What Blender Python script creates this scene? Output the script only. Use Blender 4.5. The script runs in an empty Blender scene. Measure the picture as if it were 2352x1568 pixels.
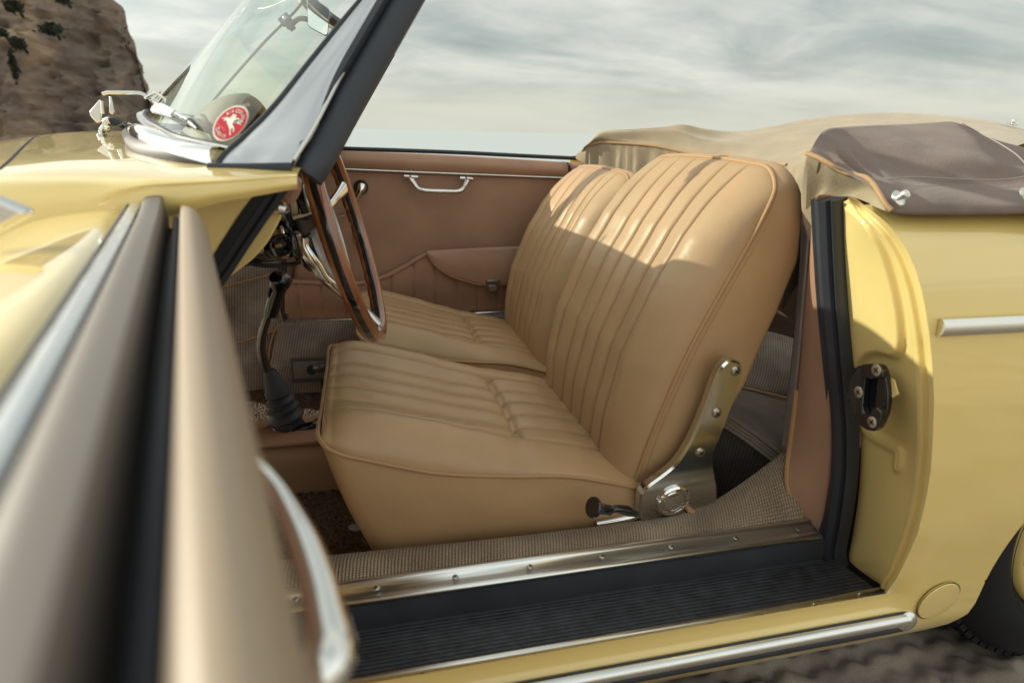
import bpy, bmesh, math, random
from mathutils import Vector, Matrix, noise
from mathutils.bvhtree import BVHTree
R = math.radians
random.seed(7)
S = bpy.context.scene
COL = S.collection

# ---------------------------------------------------------------- camera
H = 0.95
LENS = 21.5
F = LENS / 36 * 2352
_th, _ph, _ro = R(13.8), R(18.87), R(1.49)
FW = Vector((math.sin(_th) * math.cos(_ph), math.cos(_th) * math.cos(_ph), -math.sin(_ph)))
_r = Vector((math.cos(_th), -math.sin(_th), 0)); _u = _r.cross(FW)
RT = _r * math.cos(_ro) + _u * math.sin(_ro); UP = -_r * math.sin(_ro) + _u * math.cos(_ro)
CAM = Vector((0, 0, H))
cd = bpy.data.cameras.new('camera'); cam = bpy.data.objects.new('camera', cd); COL.objects.link(cam)
cam.matrix_world = Matrix(((RT.x, UP.x, -FW.x, 0), (RT.y, UP.y, -FW.y, 0), (RT.z, UP.z, -FW.z, H), (0, 0, 0, 1)))
cd.lens = LENS; cd.sensor_width = 36; cd.clip_start = 0.01; cd.clip_end = 20000
cd.dof.use_dof = True; cd.dof.focus_distance = 1.2; cd.dof.aperture_fstop = 4.7
S.camera = cam

# ---------------------------------------------------------------- sky, sun, exposure
SUN_DIR = Vector((-1, .50, .365)).normalized()      # towards the sun
w = bpy.data.worlds.new('World'); S.world = w; w.use_nodes = True
nt = w.node_tree; N = nt.nodes; L = nt.links
bg = N['Background']; bg.inputs[1].default_value = 0.10
sky = N.new('ShaderNodeTexSky'); sky.sky_type = 'NISHITA'; sky.sun_disc = False
sky.sun_elevation = math.asin(SUN_DIR.z); sky.sun_rotation = math.atan2(SUN_DIR.x, SUN_DIR.y)
sky.dust_density = 3.0
tc = N.new('ShaderNodeTexCoord')
sep = N.new('ShaderNodeSeparateXYZ'); L.new(tc.outputs['Generated'], sep.inputs[0])
# project the direction on a high flat cloud deck
mz = N.new('ShaderNodeMath'); mz.operation = 'MAXIMUM'; L.new(sep.outputs[2], mz.inputs[0]); mz.inputs[1].default_value = 0.0
az = N.new('ShaderNodeMath'); az.operation = 'ADD'; L.new(mz.outputs[0], az.inputs[0]); az.inputs[1].default_value = 0.17
dx = N.new('ShaderNodeMath'); dx.operation = 'DIVIDE'; L.new(sep.outputs[0], dx.inputs[0]); L.new(az.outputs[0], dx.inputs[1])
dy = N.new('ShaderNodeMath'); dy.operation = 'DIVIDE'; L.new(sep.outputs[1], dy.inputs[0]); L.new(az.outputs[0], dy.inputs[1])
cmb = N.new('ShaderNodeCombineXYZ'); L.new(dx.outputs[0], cmb.inputs[0]); L.new(dy.outputs[0], cmb.inputs[1])
def wnoise(scale, detail, rough, dist, sx=1, sy=1, off=0):
    mp = N.new('ShaderNodeMapping'); mp.inputs['Scale'].default_value = (sx, sy, 1); mp.inputs['Location'].default_value = (off, off * .7, 0)
    L.new(cmb.outputs[0], mp.inputs[0])
    n = N.new('ShaderNodeTexNoise'); L.new(mp.outputs[0], n.inputs['Vector'])
    n.inputs['Scale'].default_value = scale; n.inputs['Detail'].default_value = detail
    n.inputs['Roughness'].default_value = rough; n.inputs['Distortion'].default_value = dist
    return n.outputs['Fac']
def ramp(nodes, links, fac, stops):
    r = nodes.new('ShaderNodeValToRGB'); links.new(fac, r.inputs[0])
    e = r.color_ramp.elements
    while len(e) < len(stops): e.new(.5)
    for i, (p, c) in enumerate(stops):
        e[i].position = p; e[i].color = (*c, 1) if len(c) == 3 else c
    return r.outputs[0]
n1 = wnoise(.85, 6, .52, .5, 1, 1.3, 3.1)
n2 = wnoise(2.6, 7, .6, .8, .9, 1.3, 9.0)
mixn = N.new('ShaderNodeMix'); mixn.inputs[0].default_value = .25; L.new(n1, mixn.inputs[2]); L.new(n2, mixn.inputs[3])
# cloud colour: grey-teal undersides to cream white
cc = ramp(N, L, mixn.outputs[0], [(0.33, (3.3, 3.8, 3.65)), (0.44, (4.2, 4.6, 4.35)), (0.52, (5.2, 5.45, 5.05)), (0.62, (6.5, 6.6, 6.0))])
cm = ramp(N, L, n1, [(0.30, (.62, .62, .62)), (0.5, (.97, .97, .97))])
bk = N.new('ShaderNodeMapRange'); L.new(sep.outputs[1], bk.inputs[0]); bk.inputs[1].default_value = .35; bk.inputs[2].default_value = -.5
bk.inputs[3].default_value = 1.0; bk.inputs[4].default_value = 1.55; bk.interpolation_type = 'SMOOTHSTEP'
ccb = N.new('ShaderNodeVectorMath'); ccb.operation = 'SCALE'; L.new(cc, ccb.inputs[0]); L.new(bk.outputs[0], ccb.inputs['Scale']); cc = ccb.outputs[0]   # unseen cloud behind the viewer brightened to fill the shade
sn = N.new('ShaderNodeVectorMath'); sn.operation = 'DOT_PRODUCT'; L.new(tc.outputs['Generated'], sn.inputs[0]); sn.inputs[1].default_value = SUN_DIR
sg = N.new('ShaderNodeMapRange'); L.new(sn.outputs['Value'], sg.inputs[0]); sg.inputs[1].default_value = .45; sg.inputs[2].default_value = 1.0; sg.inputs[3].default_value = 1.0; sg.inputs[4].default_value = 2.1; sg.interpolation_type = 'SMOOTHERSTEP'
ccs = N.new('ShaderNodeVectorMath'); ccs.operation = 'SCALE'; L.new(cc, ccs.inputs[0]); L.new(sg.outputs[0], ccs.inputs['Scale']); cc = ccs.outputs[0]   # cloud lit round the sun
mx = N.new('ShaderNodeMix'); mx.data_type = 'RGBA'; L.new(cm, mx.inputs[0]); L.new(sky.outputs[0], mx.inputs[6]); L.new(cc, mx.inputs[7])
# soft cream veil near the horizon
hz = N.new('ShaderNodeMapRange'); L.new(sep.outputs[2], hz.inputs[0]); hz.inputs[1].default_value = 0.0; hz.inputs[2].default_value = 0.13
hz.inputs[3].default_value = .92; hz.inputs[4].default_value = 0.0; hz.interpolation_type = 'SMOOTHSTEP'
mh = N.new('ShaderNodeMix'); mh.data_type = 'RGBA'; L.new(hz.outputs[0], mh.inputs[0]); L.new(mx.outputs[2], mh.inputs[6]); mh.inputs[7].default_value = (5.5, 5.55, 4.7, 1)
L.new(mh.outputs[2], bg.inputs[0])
sd = bpy.data.lights.new('sun', 'SUN'); sd.energy = 3.9; sd.angle = R(0.53); sd.color = (1, .95, .80)
so = bpy.data.objects.new('sun', sd); COL.objects.link(so)
so.rotation_euler = SUN_DIR.to_track_quat('Z', 'Y').to_euler(); so.location = (-3, 1, 4)
S.view_settings.view_transform = 'Standard'; S.view_settings.look = 'None'; S.view_settings.exposure = 0.32; S.view_settings.gamma = 1
S.cycles.max_bounces = 8; S.cycles.transparent_max_bounces = 16

# ---------------------------------------------------------------- helpers
def A(u, v, x=None, y=None, z=None):
    """point of the photo's ray (u,v in a 2352 wide frame) on a plane of the car's frame"""
    d = FW + RT * ((u - 1176) / F) - UP * ((v - 784) / F)
    t = x / d.x if x is not None else (y / d.y if y is not None else (z - H) / d.z)
    return CAM + d * t
def PL(pts, **k): return [A(p[0], p[1], **k) if len(p) == 2 else A(p[0], p[1], y=p[2]) for p in pts]
def lerp(a, b, t): return a + (b - a) * t
def spl(pts, n, closed=False):
    """arc-length resampled Catmull-Rom"""
    P = [Vector(p) for p in pts]
    if len(P) == 2: return [P[0].lerp(P[1], i / (n - 1)) for i in range(n)]
    out = []; m = len(P); seg = m if closed else m - 1
    for i in range(seg):
        p1, p2 = P[i], P[(i + 1) % m]
        p0 = P[i - 1] if (closed or i > 0) else p1 * 2 - p2
        p3 = P[(i + 2) % m] if (closed or i < m - 2) else p2 * 2 - p1
        for k in range(12):
            t = k / 12
            out.append(.5 * ((2 * p1) + (p2 - p0) * t + (2 * p0 - 5 * p1 + 4 * p2 - p3) * t * t + (3 * p1 - p0 - 3 * p2 + p3) * t ** 3))
    out.append(P[0] if closed else P[-1])
    d = [0]
    for a, b in zip(out, out[1:]): d.append(d[-1] + (b - a).length)
    res = []; j = 0; cnt = n if not closed else n + 1
    for i in range(cnt):
        s = d[-1] * i / (cnt - 1)
        while j < len(d) - 2 and d[j + 1] < s: j += 1
        q = (s - d[j]) / max(d[j + 1] - d[j], 1e-9)
        res.append(out[j].lerp(out[j + 1], min(max(q, 0), 1)))
    return res[:n]
def ip(x, xs, ys):
    if x <= xs[0]: return ys[0]
    for a in range(len(xs) - 1):
        if x <= xs[a + 1]:
            t = (x - xs[a]) / (xs[a + 1] - xs[a]); t = t * t * (3 - 2 * t) if False else t
            return ys[a] + (ys[a + 1] - ys[a]) * t
    return ys[-1]
def sm(a, b, x):
    t = min(max((x - a) / (b - a), 0), 1); return t * t * (3 - 2 * t)

class MB:
    def __init__(s): s.v = []; s.f = []; s.uv = []; s.m = []
    def add(s, vs, fs, uvs=None, mi=0):
        o = len(s.v); s.v += [Vector(p) for p in vs]
        for i, f in enumerate(fs):
            s.f.append([o + k for k in f]); s.m.append(mi if isinstance(mi, int) else mi[i])
            s.uv.append([uvs[k] if uvs else (vs[k][0] + vs[k][1] * .5, vs[k][2] + vs[k][1] * .5) for k in f])
        return s
    def grid(s, rows, cu=False, cv=False, mi=None):
        nr, nc = len(rows), len(rows[0]); vs = [p for r in rows for p in r]
        mr = rows[nr // 2]; du = [0]
        for a, b in zip(mr, mr[1:]): du.append(du[-1] + (Vector(b) - Vector(a)).length)
        mc = [r[nc // 2] for r in rows]; dv = [0]
        for a, b in zip(mc, mc[1:]): dv.append(dv[-1] + (Vector(b) - Vector(a)).length)
        uv = [(du[j], dv[i]) for i in range(nr) for j in range(nc)]
        fs = []; ms = []
        for i in range(nr if cv else nr - 1):
            for j in range(nc if cu else nc - 1):
                i2, j2 = (i + 1) % nr, (j + 1) % nc
                fs.append([i * nc + j, i * nc + j2, i2 * nc + j2, i2 * nc + j]); ms.append(mi[j] if mi else 0)
        return s.add(vs, fs, uv, ms)
    def loft(s, curves, nu=24, nv=24, sharp=False):
        cs = [spl(c, nu) for c in curves]
        cols = [(spl([c[j] for c in cs], nv) if not sharp else [c[j] for c in cs]) for j in range(nu)]
        return s.grid([[cols[j][i] for j in range(nu)] for i in range(len(cols[0]))])
    def tube(s, path, r, seg=12, n=None, cap=True, closed=False, mi=0, squash=None):
        P = spl(path, n or max(8, len(path) * 6), closed) if len(path) > 2 else [Vector(path[0]), Vector(path[1])]
        m = len(P); rr = [(r if not hasattr(r, '__len__') else ip(i / (m - 1), [k / (len(r) - 1) for k in range(len(r))], r)) for i in range(m)]
        T = [((P[(i + 1) % m] - P[i - 1]) if closed else (P[min(i + 1, m - 1)] - P[max(i - 1, 0)])).normalized() for i in range(m)]
        a = Vector((0, 0, 1)) if abs(T[0].z) < .9 else Vector((0, 1, 0)); nrm = (a - T[0] * a.dot(T[0])).normalized()
        rings = []; w_ = 0
        for i in range(m):
            nrm = (nrm - T[i] * nrm.dot(T[i])).normalized(); b = T[i].cross(nrm)
            rings.append([P[i] + nrm * math.cos(2 * math.pi * k / seg) * rr[i] * (squash or 1) + b * math.sin(2 * math.pi * k / seg) * rr[i] for k in range(seg)])
        vs = [p for q in rings for p in q]; fs = []; uv = [(k / seg * .1, i * .01) for i in range(m) for k in range(seg)]
        for i in range(m if closed else m - 1):
            for k in range(seg):
                i2 = (i + 1) % m; fs.append([i * seg + k, i * seg + (k + 1) % seg, i2 * seg + (k + 1) % seg, i2 * seg + k])
        if cap and not closed: fs += [list(range(seg))[::-1], [(m - 1) * seg + k for k in range(seg)]]
        return s.add(vs, fs, uv, mi)
    def lathe(s, prof, o, ax, seg=32, mi=0, sc=(1, 1), up=None):
        ax = Vector(ax).normalized(); o = Vector(o)
        a = Vector(up) if up else (Vector((0, 0, 1)) if abs(ax.z) < .9 else Vector((1, 0, 0)))
        u = (a - ax * a.dot(ax)).normalized(); v = ax.cross(u); rows = []
        for r, h in prof:
            rows.append([o + ax * h + (u * math.cos(2 * math.pi * k / seg) * sc[0] + v * math.sin(2 * math.pi * k / seg) * sc[1]) * max(r, 1e-5) for k in range(seg)])
        nr = len(rows); vs = [p for q in rows for p in q]; fs = []
        for i in range(nr - 1):
            for k in range(seg): fs.append([i * seg + k, i * seg + (k + 1) % seg, (i + 1) * seg + (k + 1) % seg, (i + 1) * seg + k])
        uv = [(k / seg, i / nr) for i in range(nr) for k in range(seg)]
        return s.add(vs, fs, uv, mi)
    def box(s, c, d, rot=None, mi=0):
        c = Vector(c); M = rot or Matrix.Identity(3)
        vs = [c + M @ Vector(((i & 1) * 2 - 1, ((i >> 1) & 1) * 2 - 1, ((i >> 2) & 1) * 2 - 1)) * .5 if False else c + M @ Vector((((i & 1) - .5) * d[0], (((i >> 1) & 1) - .5) * d[1], (((i >> 2) & 1) - .5) * d[2])) for i in range(8)]
        return s.add(vs, [[0, 2, 3, 1], [4, 5, 7, 6], [0, 1, 5, 4], [2, 6, 7, 3], [0, 4, 6, 2], [1, 3, 7, 5]], None, mi)
    def plate(s, pts, th, mi=0):
        """outline extruded by the vector th"""
        n = len(pts); th = Vector(th); vs = [Vector(p) for p in pts] + [Vector(p) + th for p in pts]
        fs = [list(range(n))[::-1], [n + i for i in range(n)]] + [[i, (i + 1) % n, n + (i + 1) % n, n + i] for i in range(n)]
        return s.add(vs, fs, None, mi)
    def sweep(s, path, prof, up, closed=False, mi=None, cap=True, scale=None, cprof=True):
        """prof: (side,up) pairs"""
        P = [Vector(p) for p in path]; m = len(P); rows = []
        for i in range(m):
            T = ((P[(i + 1) % m] - P[i - 1]) if closed else (P[min(i + 1, m - 1)] - P[max(i - 1, 0)])).normalized()
            U = Vector(up(i) if callable(up) else up); U = (U - T * U.dot(T)).normalized(); B = T.cross(U); k = scale(i) if scale else 1
            rows.append([P[i] + B * a * k + U * b * k for a, b in prof])
        s.grid(rows, cu=cprof, cv=closed, mi=mi)
        if cap and cprof and not closed: s.add(rows[0] + rows[-1], [list(range(len(prof)))[::-1], [len(prof) + i for i in range(len(prof))]])
        return s
    def build(s, name, mats, parent=None, smooth=35, bevel=0, solid=0, sub=0, off=-1):
        me = bpy.data.meshes.new(name); me.from_pydata([tuple(p) for p in s.v], [], s.f)
        uvl = me.uv_layers.new(name='UVMap'); k = 0
        for f in s.uv:
            for c in f: uvl.data[k].uv = c; k += 1
        if not isinstance(mats, (list, tuple)): mats = [mats]
        for m_ in mats: me.materials.append(m_)
        me.polygons.foreach_set('material_index', s.m)
        bm = bmesh.new(); bm.from_mesh(me)
        bmesh.ops.remove_doubles(bm, verts=bm.verts, dist=1e-6)
        bmesh.ops.recalc_face_normals(bm, faces=bm.faces); bm.to_mesh(me); bm.free()
        me.polygons.foreach_set('use_smooth', [True] * len(me.polygons)); me.set_sharp_from_angle(angle=R(smooth))
        o = bpy.data.objects.new(name, me); COL.objects.link(o)
        if parent:
            o.parent = parent
            if parent.type == 'EMPTY': o.matrix_parent_inverse = Matrix.Translation(-parent.location)
        if solid:
            md = o.modifiers.new('solid', 'SOLIDIFY'); md.thickness = solid; md.offset = off
        if sub: md = o.modifiers.new('sub', 'SUBSURF'); md.levels = sub; md.render_levels = sub
        if bevel:
            md = o.modifiers.new('bevel', 'BEVEL'); md.width = bevel; md.segments = 3; md.limit_method = 'ANGLE'; md.angle_limit = R(35)
            md.harden_normals = False
        return o
def tag(o, label=None, cat=None, group=None, kind=None):
    for k, x in (('label', label), ('category', cat), ('group', group), ('kind', kind)):
        if x: o[k] = x
    return o
def bvh(o):
    return BVHTree.FromPolygons([v.co for v in o.data.vertices], [p.vertices[:] for p in o.data.polygons])
def hit(tree, u, v, off=0.0):
    d = (FW + RT * ((u - 1176) / F) - UP * ((v - 784) / F)).normalized()
    p, n, i, dist = tree.ray_cast(CAM, d)
    return None if p is None else p - d * off
def poly_fill(mb, pts, mi=0):
    mb.add(pts, [list(range(len(pts)))], None, mi); return mb

# ---------------------------------------------------------------- materials
def mat(name, col, rough=.5, metal=0, coat=0, bump=None, wrinkle=None, var=0, varscale=8, spec=.5, sheen=0, uv=False, rvar=0, stretch=(1, 1, 1), coatr=.03):
    m = bpy.data.materials.new(name); m.use_nodes = True; t = m.node_tree; n = t.nodes; l = t.links; b = n['Principled BSDF']
    b.inputs['Base Color'].default_value = (*col, 1); b.inputs['Roughness'].default_value = rough; b.inputs['Metallic'].default_value = metal
    b.inputs['Coat Weight'].default_value = coat; b.inputs['Coat Roughness'].default_value = coatr; b.inputs['Specular IOR Level'].default_value = spec
    b.inputs['Coat IOR'].default_value = 1.65; b.inputs['Sheen Weight'].default_value = sheen; b.inputs['Sheen Roughness'].default_value = .4
    c = n.new('ShaderNodeTexCoord'); src = c.outputs['UV' if uv else 'Object']
    mp = n.new('ShaderNodeMapping'); l.new(src, mp.inputs[0]); mp.inputs['Scale'].default_value = stretch; src = mp.outputs[0]
    if var:
        no = n.new('ShaderNodeTexNoise'); no.inputs['Scale'].default_value = varscale; no.inputs['Detail'].default_value = 5; l.new(src, no.inputs['Vector'])
        cl = [tuple(min(max(x * (1 + k * var), 0), 1) for x in col) for k in (-1, 1)]
        l.new(ramp(n, l, no.outputs['Fac'], [(.3, cl[0]), (.7, cl[1])]), b.inputs['Base Color'])
    if rvar:
        no = n.new('ShaderNodeTexNoise'); no.inputs['Scale'].default_value = varscale * 2.3; no.inputs['Detail'].default_value = 6; l.new(src, no.inputs['Vector'])
        mr = n.new('ShaderNodeMapRange'); l.new(no.outputs['Fac'], mr.inputs[0]); mr.inputs[1].default_value = .3; mr.inputs[2].default_value = .7
        mr.inputs[3].default_value = max(rough - rvar, .02); mr.inputs[4].default_value = rough + rvar; l.new(mr.outputs[0], b.inputs['Roughness'])
    if bump:
        kind, sc, st, dist = bump
        if kind == 'noise':
            x = n.new('ShaderNodeTexNoise'); x.inputs['Scale'].default_value = sc; x.inputs['Detail'].default_value = 4; h = x.outputs['Fac']
        elif kind == 'voronoi':
            x = n.new('ShaderNodeTexVoronoi'); x.inputs['Scale'].default_value = sc; h = x.outputs['Distance']
        l.new(src, x.inputs['Vector']); bp = n.new('ShaderNodeBump'); bp.inputs['Strength'].default_value = st; bp.inputs['Distance'].default_value = dist
        l.new(h, bp.inputs['Height']); l.new(bp.outputs[0], b.inputs['Normal'])
        if wrinkle:
            ws, wd = wrinkle; y = n.new('ShaderNodeTexNoise'); y.inputs['Scale'].default_value = ws; y.inputs['Detail'].default_value = 7; y.inputs['Roughness'].default_value = .62; y.inputs['Distortion'].default_value = 1.2
            l.new(src, y.inputs['Vector']); b2 = n.new('ShaderNodeBump'); b2.inputs['Strength'].default_value = 1; b2.inputs['Distance'].default_value = wd
            l.new(y.outputs['Fac'], b2.inputs['Height']); l.new(b2.outputs[0], bp.inputs['Normal'])
    return m
def carpet(name, c1, c2, pu, pv, st=.9, dist=.002, fuzz=1.0):
    """looped wool carpet: rows of loops pu x pv metres"""
    m = bpy.data.materials.new(name); m.use_nodes = True; t = m.node_tree; n = t.nodes; l = t.links; b = n['Principled BSDF']
    b.inputs['Roughness'].default_value = .95; b.inputs['Specular IOR Level'].default_value = .15; b.inputs['Sheen Weight'].default_value = .25
    c = n.new('ShaderNodeTexCoord')
    nz = n.new('ShaderNodeTexNoise'); nz.inputs['Scale'].default_value = 260; nz.inputs['Detail'].default_value = 2; l.new(c.outputs['UV'], nz.inputs['Vector'])
    dm = n.new('ShaderNodeVectorMath'); dm.operation = 'SCALE'; l.new(nz.outputs['Color'], dm.inputs[0]); dm.inputs['Scale'].default_value = .0016 * fuzz
    ad = n.new('ShaderNodeVectorMath'); l.new(c.outputs['UV'], ad.inputs[0]); l.new(dm.outputs[0], ad.inputs[1])
    sp = n.new('ShaderNodeSeparateXYZ'); l.new(ad.outputs[0], sp.inputs[0])
    outs = []
    for i, p in ((0, pu), (1, pv)):
        k = n.new('ShaderNodeMath'); k.operation = 'MULTIPLY'; l.new(sp.outputs[i], k.inputs[0]); k.inputs[1].default_value = math.pi / p
        s_ = n.new('ShaderNodeMath'); s_.operation = 'SINE'; l.new(k.outputs[0], s_.inputs[0])
        a_ = n.new('ShaderNodeMath'); a_.operation = 'ABSOLUTE'; l.new(s_.outputs[0], a_.inputs[0])
        o_ = n.new('ShaderNodeMath'); o_.operation = 'POWER'; l.new(a_.outputs[0], o_.inputs[0]); o_.inputs[1].default_value = .75 if i == 0 else .35
        outs.append(o_.outputs[0])
    h = n.new('ShaderNodeMath'); h.operation = 'MULTIPLY'; l.new(outs[0], h.inputs[0]); l.new(outs[1], h.inputs[1])
    n2_ = n.new('ShaderNodeTexNoise'); n2_.inputs['Scale'].default_value = 420; n2_.inputs['Detail'].default_value = 3; l.new(c.outputs['UV'], n2_.inputs['Vector'])
    n3_ = n.new('ShaderNodeTexNoise'); n3_.inputs['Scale'].default_value = 9; n3_.inputs['Detail'].default_value = 4; l.new(c.outputs['UV'], n3_.inputs['Vector'])
    av = n.new('ShaderNodeMath'); av.operation = 'MULTIPLY_ADD'; l.new(n2_.outputs['Fac'], av.inputs[0]); av.inputs[1].default_value = .6; l.new(n3_.outputs['Fac'], av.inputs[2])
    colr = ramp(n, l, av.outputs[0], [(.55, c1), (1.0, c2)])
    dk = n.new('ShaderNodeMix'); dk.data_type = 'RGBA'; dk.blend_type = 'MULTIPLY'; dk.inputs[0].default_value = 1
    g = n.new('ShaderNodeMapRange'); l.new(h.outputs[0], g.inputs[0]); g.inputs[3].default_value = .34; g.inputs[4].default_value = 1.05
    l.new(colr, dk.inputs[6]); l.new(g.outputs[0], dk.inputs[7]); l.new(dk.outputs[2], b.inputs['Base Color'])
    bp = n.new('ShaderNodeBump'); bp.inputs['Strength'].default_value = st; bp.inputs['Distance'].default_value = dist; l.new(h.outputs[0], bp.inputs['Height']); l.new(bp.outputs[0], b.inputs['Normal'])
    return m
M = {}
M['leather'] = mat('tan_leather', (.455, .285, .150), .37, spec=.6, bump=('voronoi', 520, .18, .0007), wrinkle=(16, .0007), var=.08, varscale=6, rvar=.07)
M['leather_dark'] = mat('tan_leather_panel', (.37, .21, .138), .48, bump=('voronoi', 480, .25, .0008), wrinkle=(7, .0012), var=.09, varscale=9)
M['piping'] = mat('leather_piping', (.42, .245, .115), .45)
M['vinyl'] = mat('grained_vinyl', (.36, .23, .15), .55, bump=('voronoi', 420, .4, .0012))
M['paint'] = mat('yellow_paint', (.88, .655, .225), .38, coat=1.0, var=.015, varscale=2, coatr=.02)
M['paint_in'] = mat('yellow_paint_inner', (.84, .645, .26), .42, coat=.45, var=.04, varscale=9, coatr=.12)
M['chrome'] = mat('chrome', (.86, .85, .82), .06, metal=1, rvar=.03, varscale=14)
M['chrome_soft'] = mat('worn_chrome', (.78, .77, .75), .26, metal=1, rvar=.05, varscale=20)
M['alu'] = mat('brushed_aluminium', (.80, .78, .72), .32, metal=1, rvar=.04, varscale=30)
M['steel'] = mat('steel_screw', (.48, .45, .41), .28, metal=1)
M['cast'] = mat('satin_cast_alloy', (.60, .61, .635), .42, metal=1, rvar=.03, varscale=12)
M['rubber'] = mat('black_rubber', (.020, .024, .032), .48, bump=('noise', 60, .12, .002), var=.25, varscale=20)
M['tread'] = mat('ribbed_tread_rubber', (.024, .027, .036), .45, rvar=.12, var=.5, varscale=45, bump=('noise', 200, .3, .001))
M['rubber_soft'] = mat('dusty_black_rubber', (.034, .038, .050), .55, var=.2, varscale=14, bump=('noise', 90, .1, .002))
M['black'] = mat('black_gloss', (.008, .009, .012), .12, coat=.4)
M['blackmatte'] = mat('black_matt', (.010, .010, .013), .6)
M['cloth'] = mat('beige_soft_top_cloth', (.37, .295, .20), .9, spec=.15, sheen=.2, bump=('noise', 420, .7, .0012), wrinkle=(9, .0016), var=.10, varscale=14)
M['cloth_dark'] = mat('mauve_brown_cloth', (.36, .29, .265), .9, spec=.12, sheen=.15, bump=('noise', 800, .4, .001), var=.1, varscale=6)
M['tyre'] = mat('tyre_rubber', (.007, .008, .011), .6, spec=.3, var=.2, varscale=8)
M['wood'] = mat('walnut_rim', (.27, .085, .028), .22, coat=.9, var=.35, varscale=26, stretch=(1, 1, .25))
M['dashtop'] = mat('dash_top_leather', (.235, .175, .105), .6, bump=('noise', 300, .2, .001), var=.08, varscale=12)
M['greycast'] = mat('grey_casting', (.12, .115, .105), .35, metal=.35, bump=('noise', 300, .1, .0005))
M['mirror'] = mat('mirror_glass', (.9, .9, .9), .02, metal=1)
M['carpet_sill'] = carpet('ribbed_wool_carpet', (.24, .165, .105), (.60, .44, .30), .0050, .0034, st=1, dist=.003)
M['carpet_far'] = carpet('grey_wool_carpet', (.17, .142, .132), (.52, .44, .41), .0085, .0068)
M['carpet_rear'] = carpet('brown_basket_carpet', (.17, .13, .105), (.44, .35, .29), .0075, .0075)
M['carpet_shelf'] = carpet('plain_wool_carpet', (.25, .20, .16), (.48, .39, .32), .0030, .0030, st=.5)
M['mat'] = mat('brown_coco_mat', (.135, .098, .078), .95, spec=.1, bump=('voronoi', 150, 1.0, .008), var=.3, varscale=120)
M['red'] = mat('sticker_red', (.40, .006, .022), .6, spec=.1)
M['white'] = mat('sticker_white', (.66, .62, .53), .6, spec=.1)
M['ink'] = mat('sticker_black', (.02, .02, .02), .5)
M['headlight'] = mat('lamp_glass', (.6, .65, .68), .08, metal=.7)

g = bpy.data.materials.new('windscreen_glass'); g.use_nodes = True; n = g.node_tree.nodes; l = g.node_tree.links
n.remove(n['Principled BSDF']); tr = n.new('ShaderNodeBsdfTransparent'); tr.inputs[0].default_value = (.86, .93, .88, 1)
gl = n.new('ShaderNodeBsdfGlossy'); gl.inputs['Roughness'].default_value = .015; gl.inputs[0].default_value = (1, 1, 1, 1)
fr = n.new('ShaderNodeLayerWeight'); fr.inputs[0].default_value = .5
pw = n.new('ShaderNodeMath'); pw.operation = 'POWER'; l.new(fr.outputs['Facing'], pw.inputs[0]); pw.inputs[1].default_value = 5
mp = n.new('ShaderNodeMath'); mp.operation = 'MULTIPLY_ADD'; mp.inputs[1].default_value = .92; mp.inputs[2].default_value = .045; l.new(pw.outputs[0], mp.inputs[0])
ms = n.new('ShaderNodeMixShader'); l.new(mp.outputs[0], ms.inputs[0]); l.new(tr.outputs[0], ms.inputs[1]); l.new(gl.outputs[0], ms.inputs[2])
l.new(ms.outputs[0], n['Material Output'].inputs[0]); M['glass'] = g

# ================================================================ SETTING
def sand_material():
    m = bpy.data.materials.new('sand'); m.use_nodes = True; n = m.node_tree.nodes; l = m.node_tree.links; b = n['Principled BSDF']
    b.inputs['Roughness'].default_value = .95; b.inputs['Specular IOR Level'].default_value = .2
    c = n.new('ShaderNodeTexCoord')
    a = n.new('ShaderNodeTexNoise'); a.inputs['Scale'].default_value = 900; a.inputs['Detail'].default_value = 3; l.new(c.outputs['Object'], a.inputs['Vector'])
    d = n.new('ShaderNodeTexNoise'); d.inputs['Scale'].default_value = 5; d.inputs['Detail'].default_value = 8; l.new(c.outputs['Object'], d.inputs['Vector'])
    av = n.new('ShaderNodeMath'); av.operation = 'MULTIPLY_ADD'; l.new(a.outputs['Fac'], av.inputs[0]); av.inputs[1].default_value = .8; l.new(d.outputs['Fac'], av.inputs[2])
    l.new(ramp(n, l, av.outputs[0], [(.6, (.22, .175, .145)), (.9, (.42, .345, .285)), (1.2, (.58, .49, .40))]), b.inputs['Base Color'])
    bp = n.new('ShaderNodeBump'); bp.inputs['Strength'].default_value = .8; bp.inputs['Distance'].default_value = .004; l.new(a.outputs['Fac'], bp.inputs['Height']); l.new(bp.outputs[0], b.inputs['Normal'])
    return m
M['sand'] = sand_material()
def hsand(x, y):
    z = noise.fractal(Vector((x * 3, y * 3, 0)), 1, 2, 4) * .022 + noise.noise(Vector((x * 14, y * 14, 4))) * .014 + noise.noise(Vector((x * 45, y * 45, 2))) * .0035
    for yc in (.78, .40):                       # tyre ruts beside the wheel line
        q = abs(y - yc + .02 * math.sin(x * 2.1))
        if q < .15:
            k = 1 - sm(.10, .15, q); w2 = y + .007 * math.sin(x * 92 + 2 * noise.noise(Vector((x * 6, y * 6, 0)))) + .012 * noise.noise(Vector((x * 5, y * 9, 3)))
            z += k * (-.010 + .014 * abs(math.sin(w2 * 72))) + .016 * sm(.08, .11, q) * (1 - sm(.11, .15, q))
    return z
mb = MB(); rows = []
ys = [-3 + i * .25 for i in range(11)] + [-.25 + .012 * i for i in range(1, 130)] + [1.4, 1.8, 2.4, 3.2, 4.5, 6, 8, 10.5, 13]
xs = [-14, -9, -6, -4, -3, -2.2, -1.6, -1.1, -.7, -.3, .1, .3] + [.36 + .010 * i for i in range(0, 160)] + [2.2, 2.8, 3.6, 5, 8, 12, 18]
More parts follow.
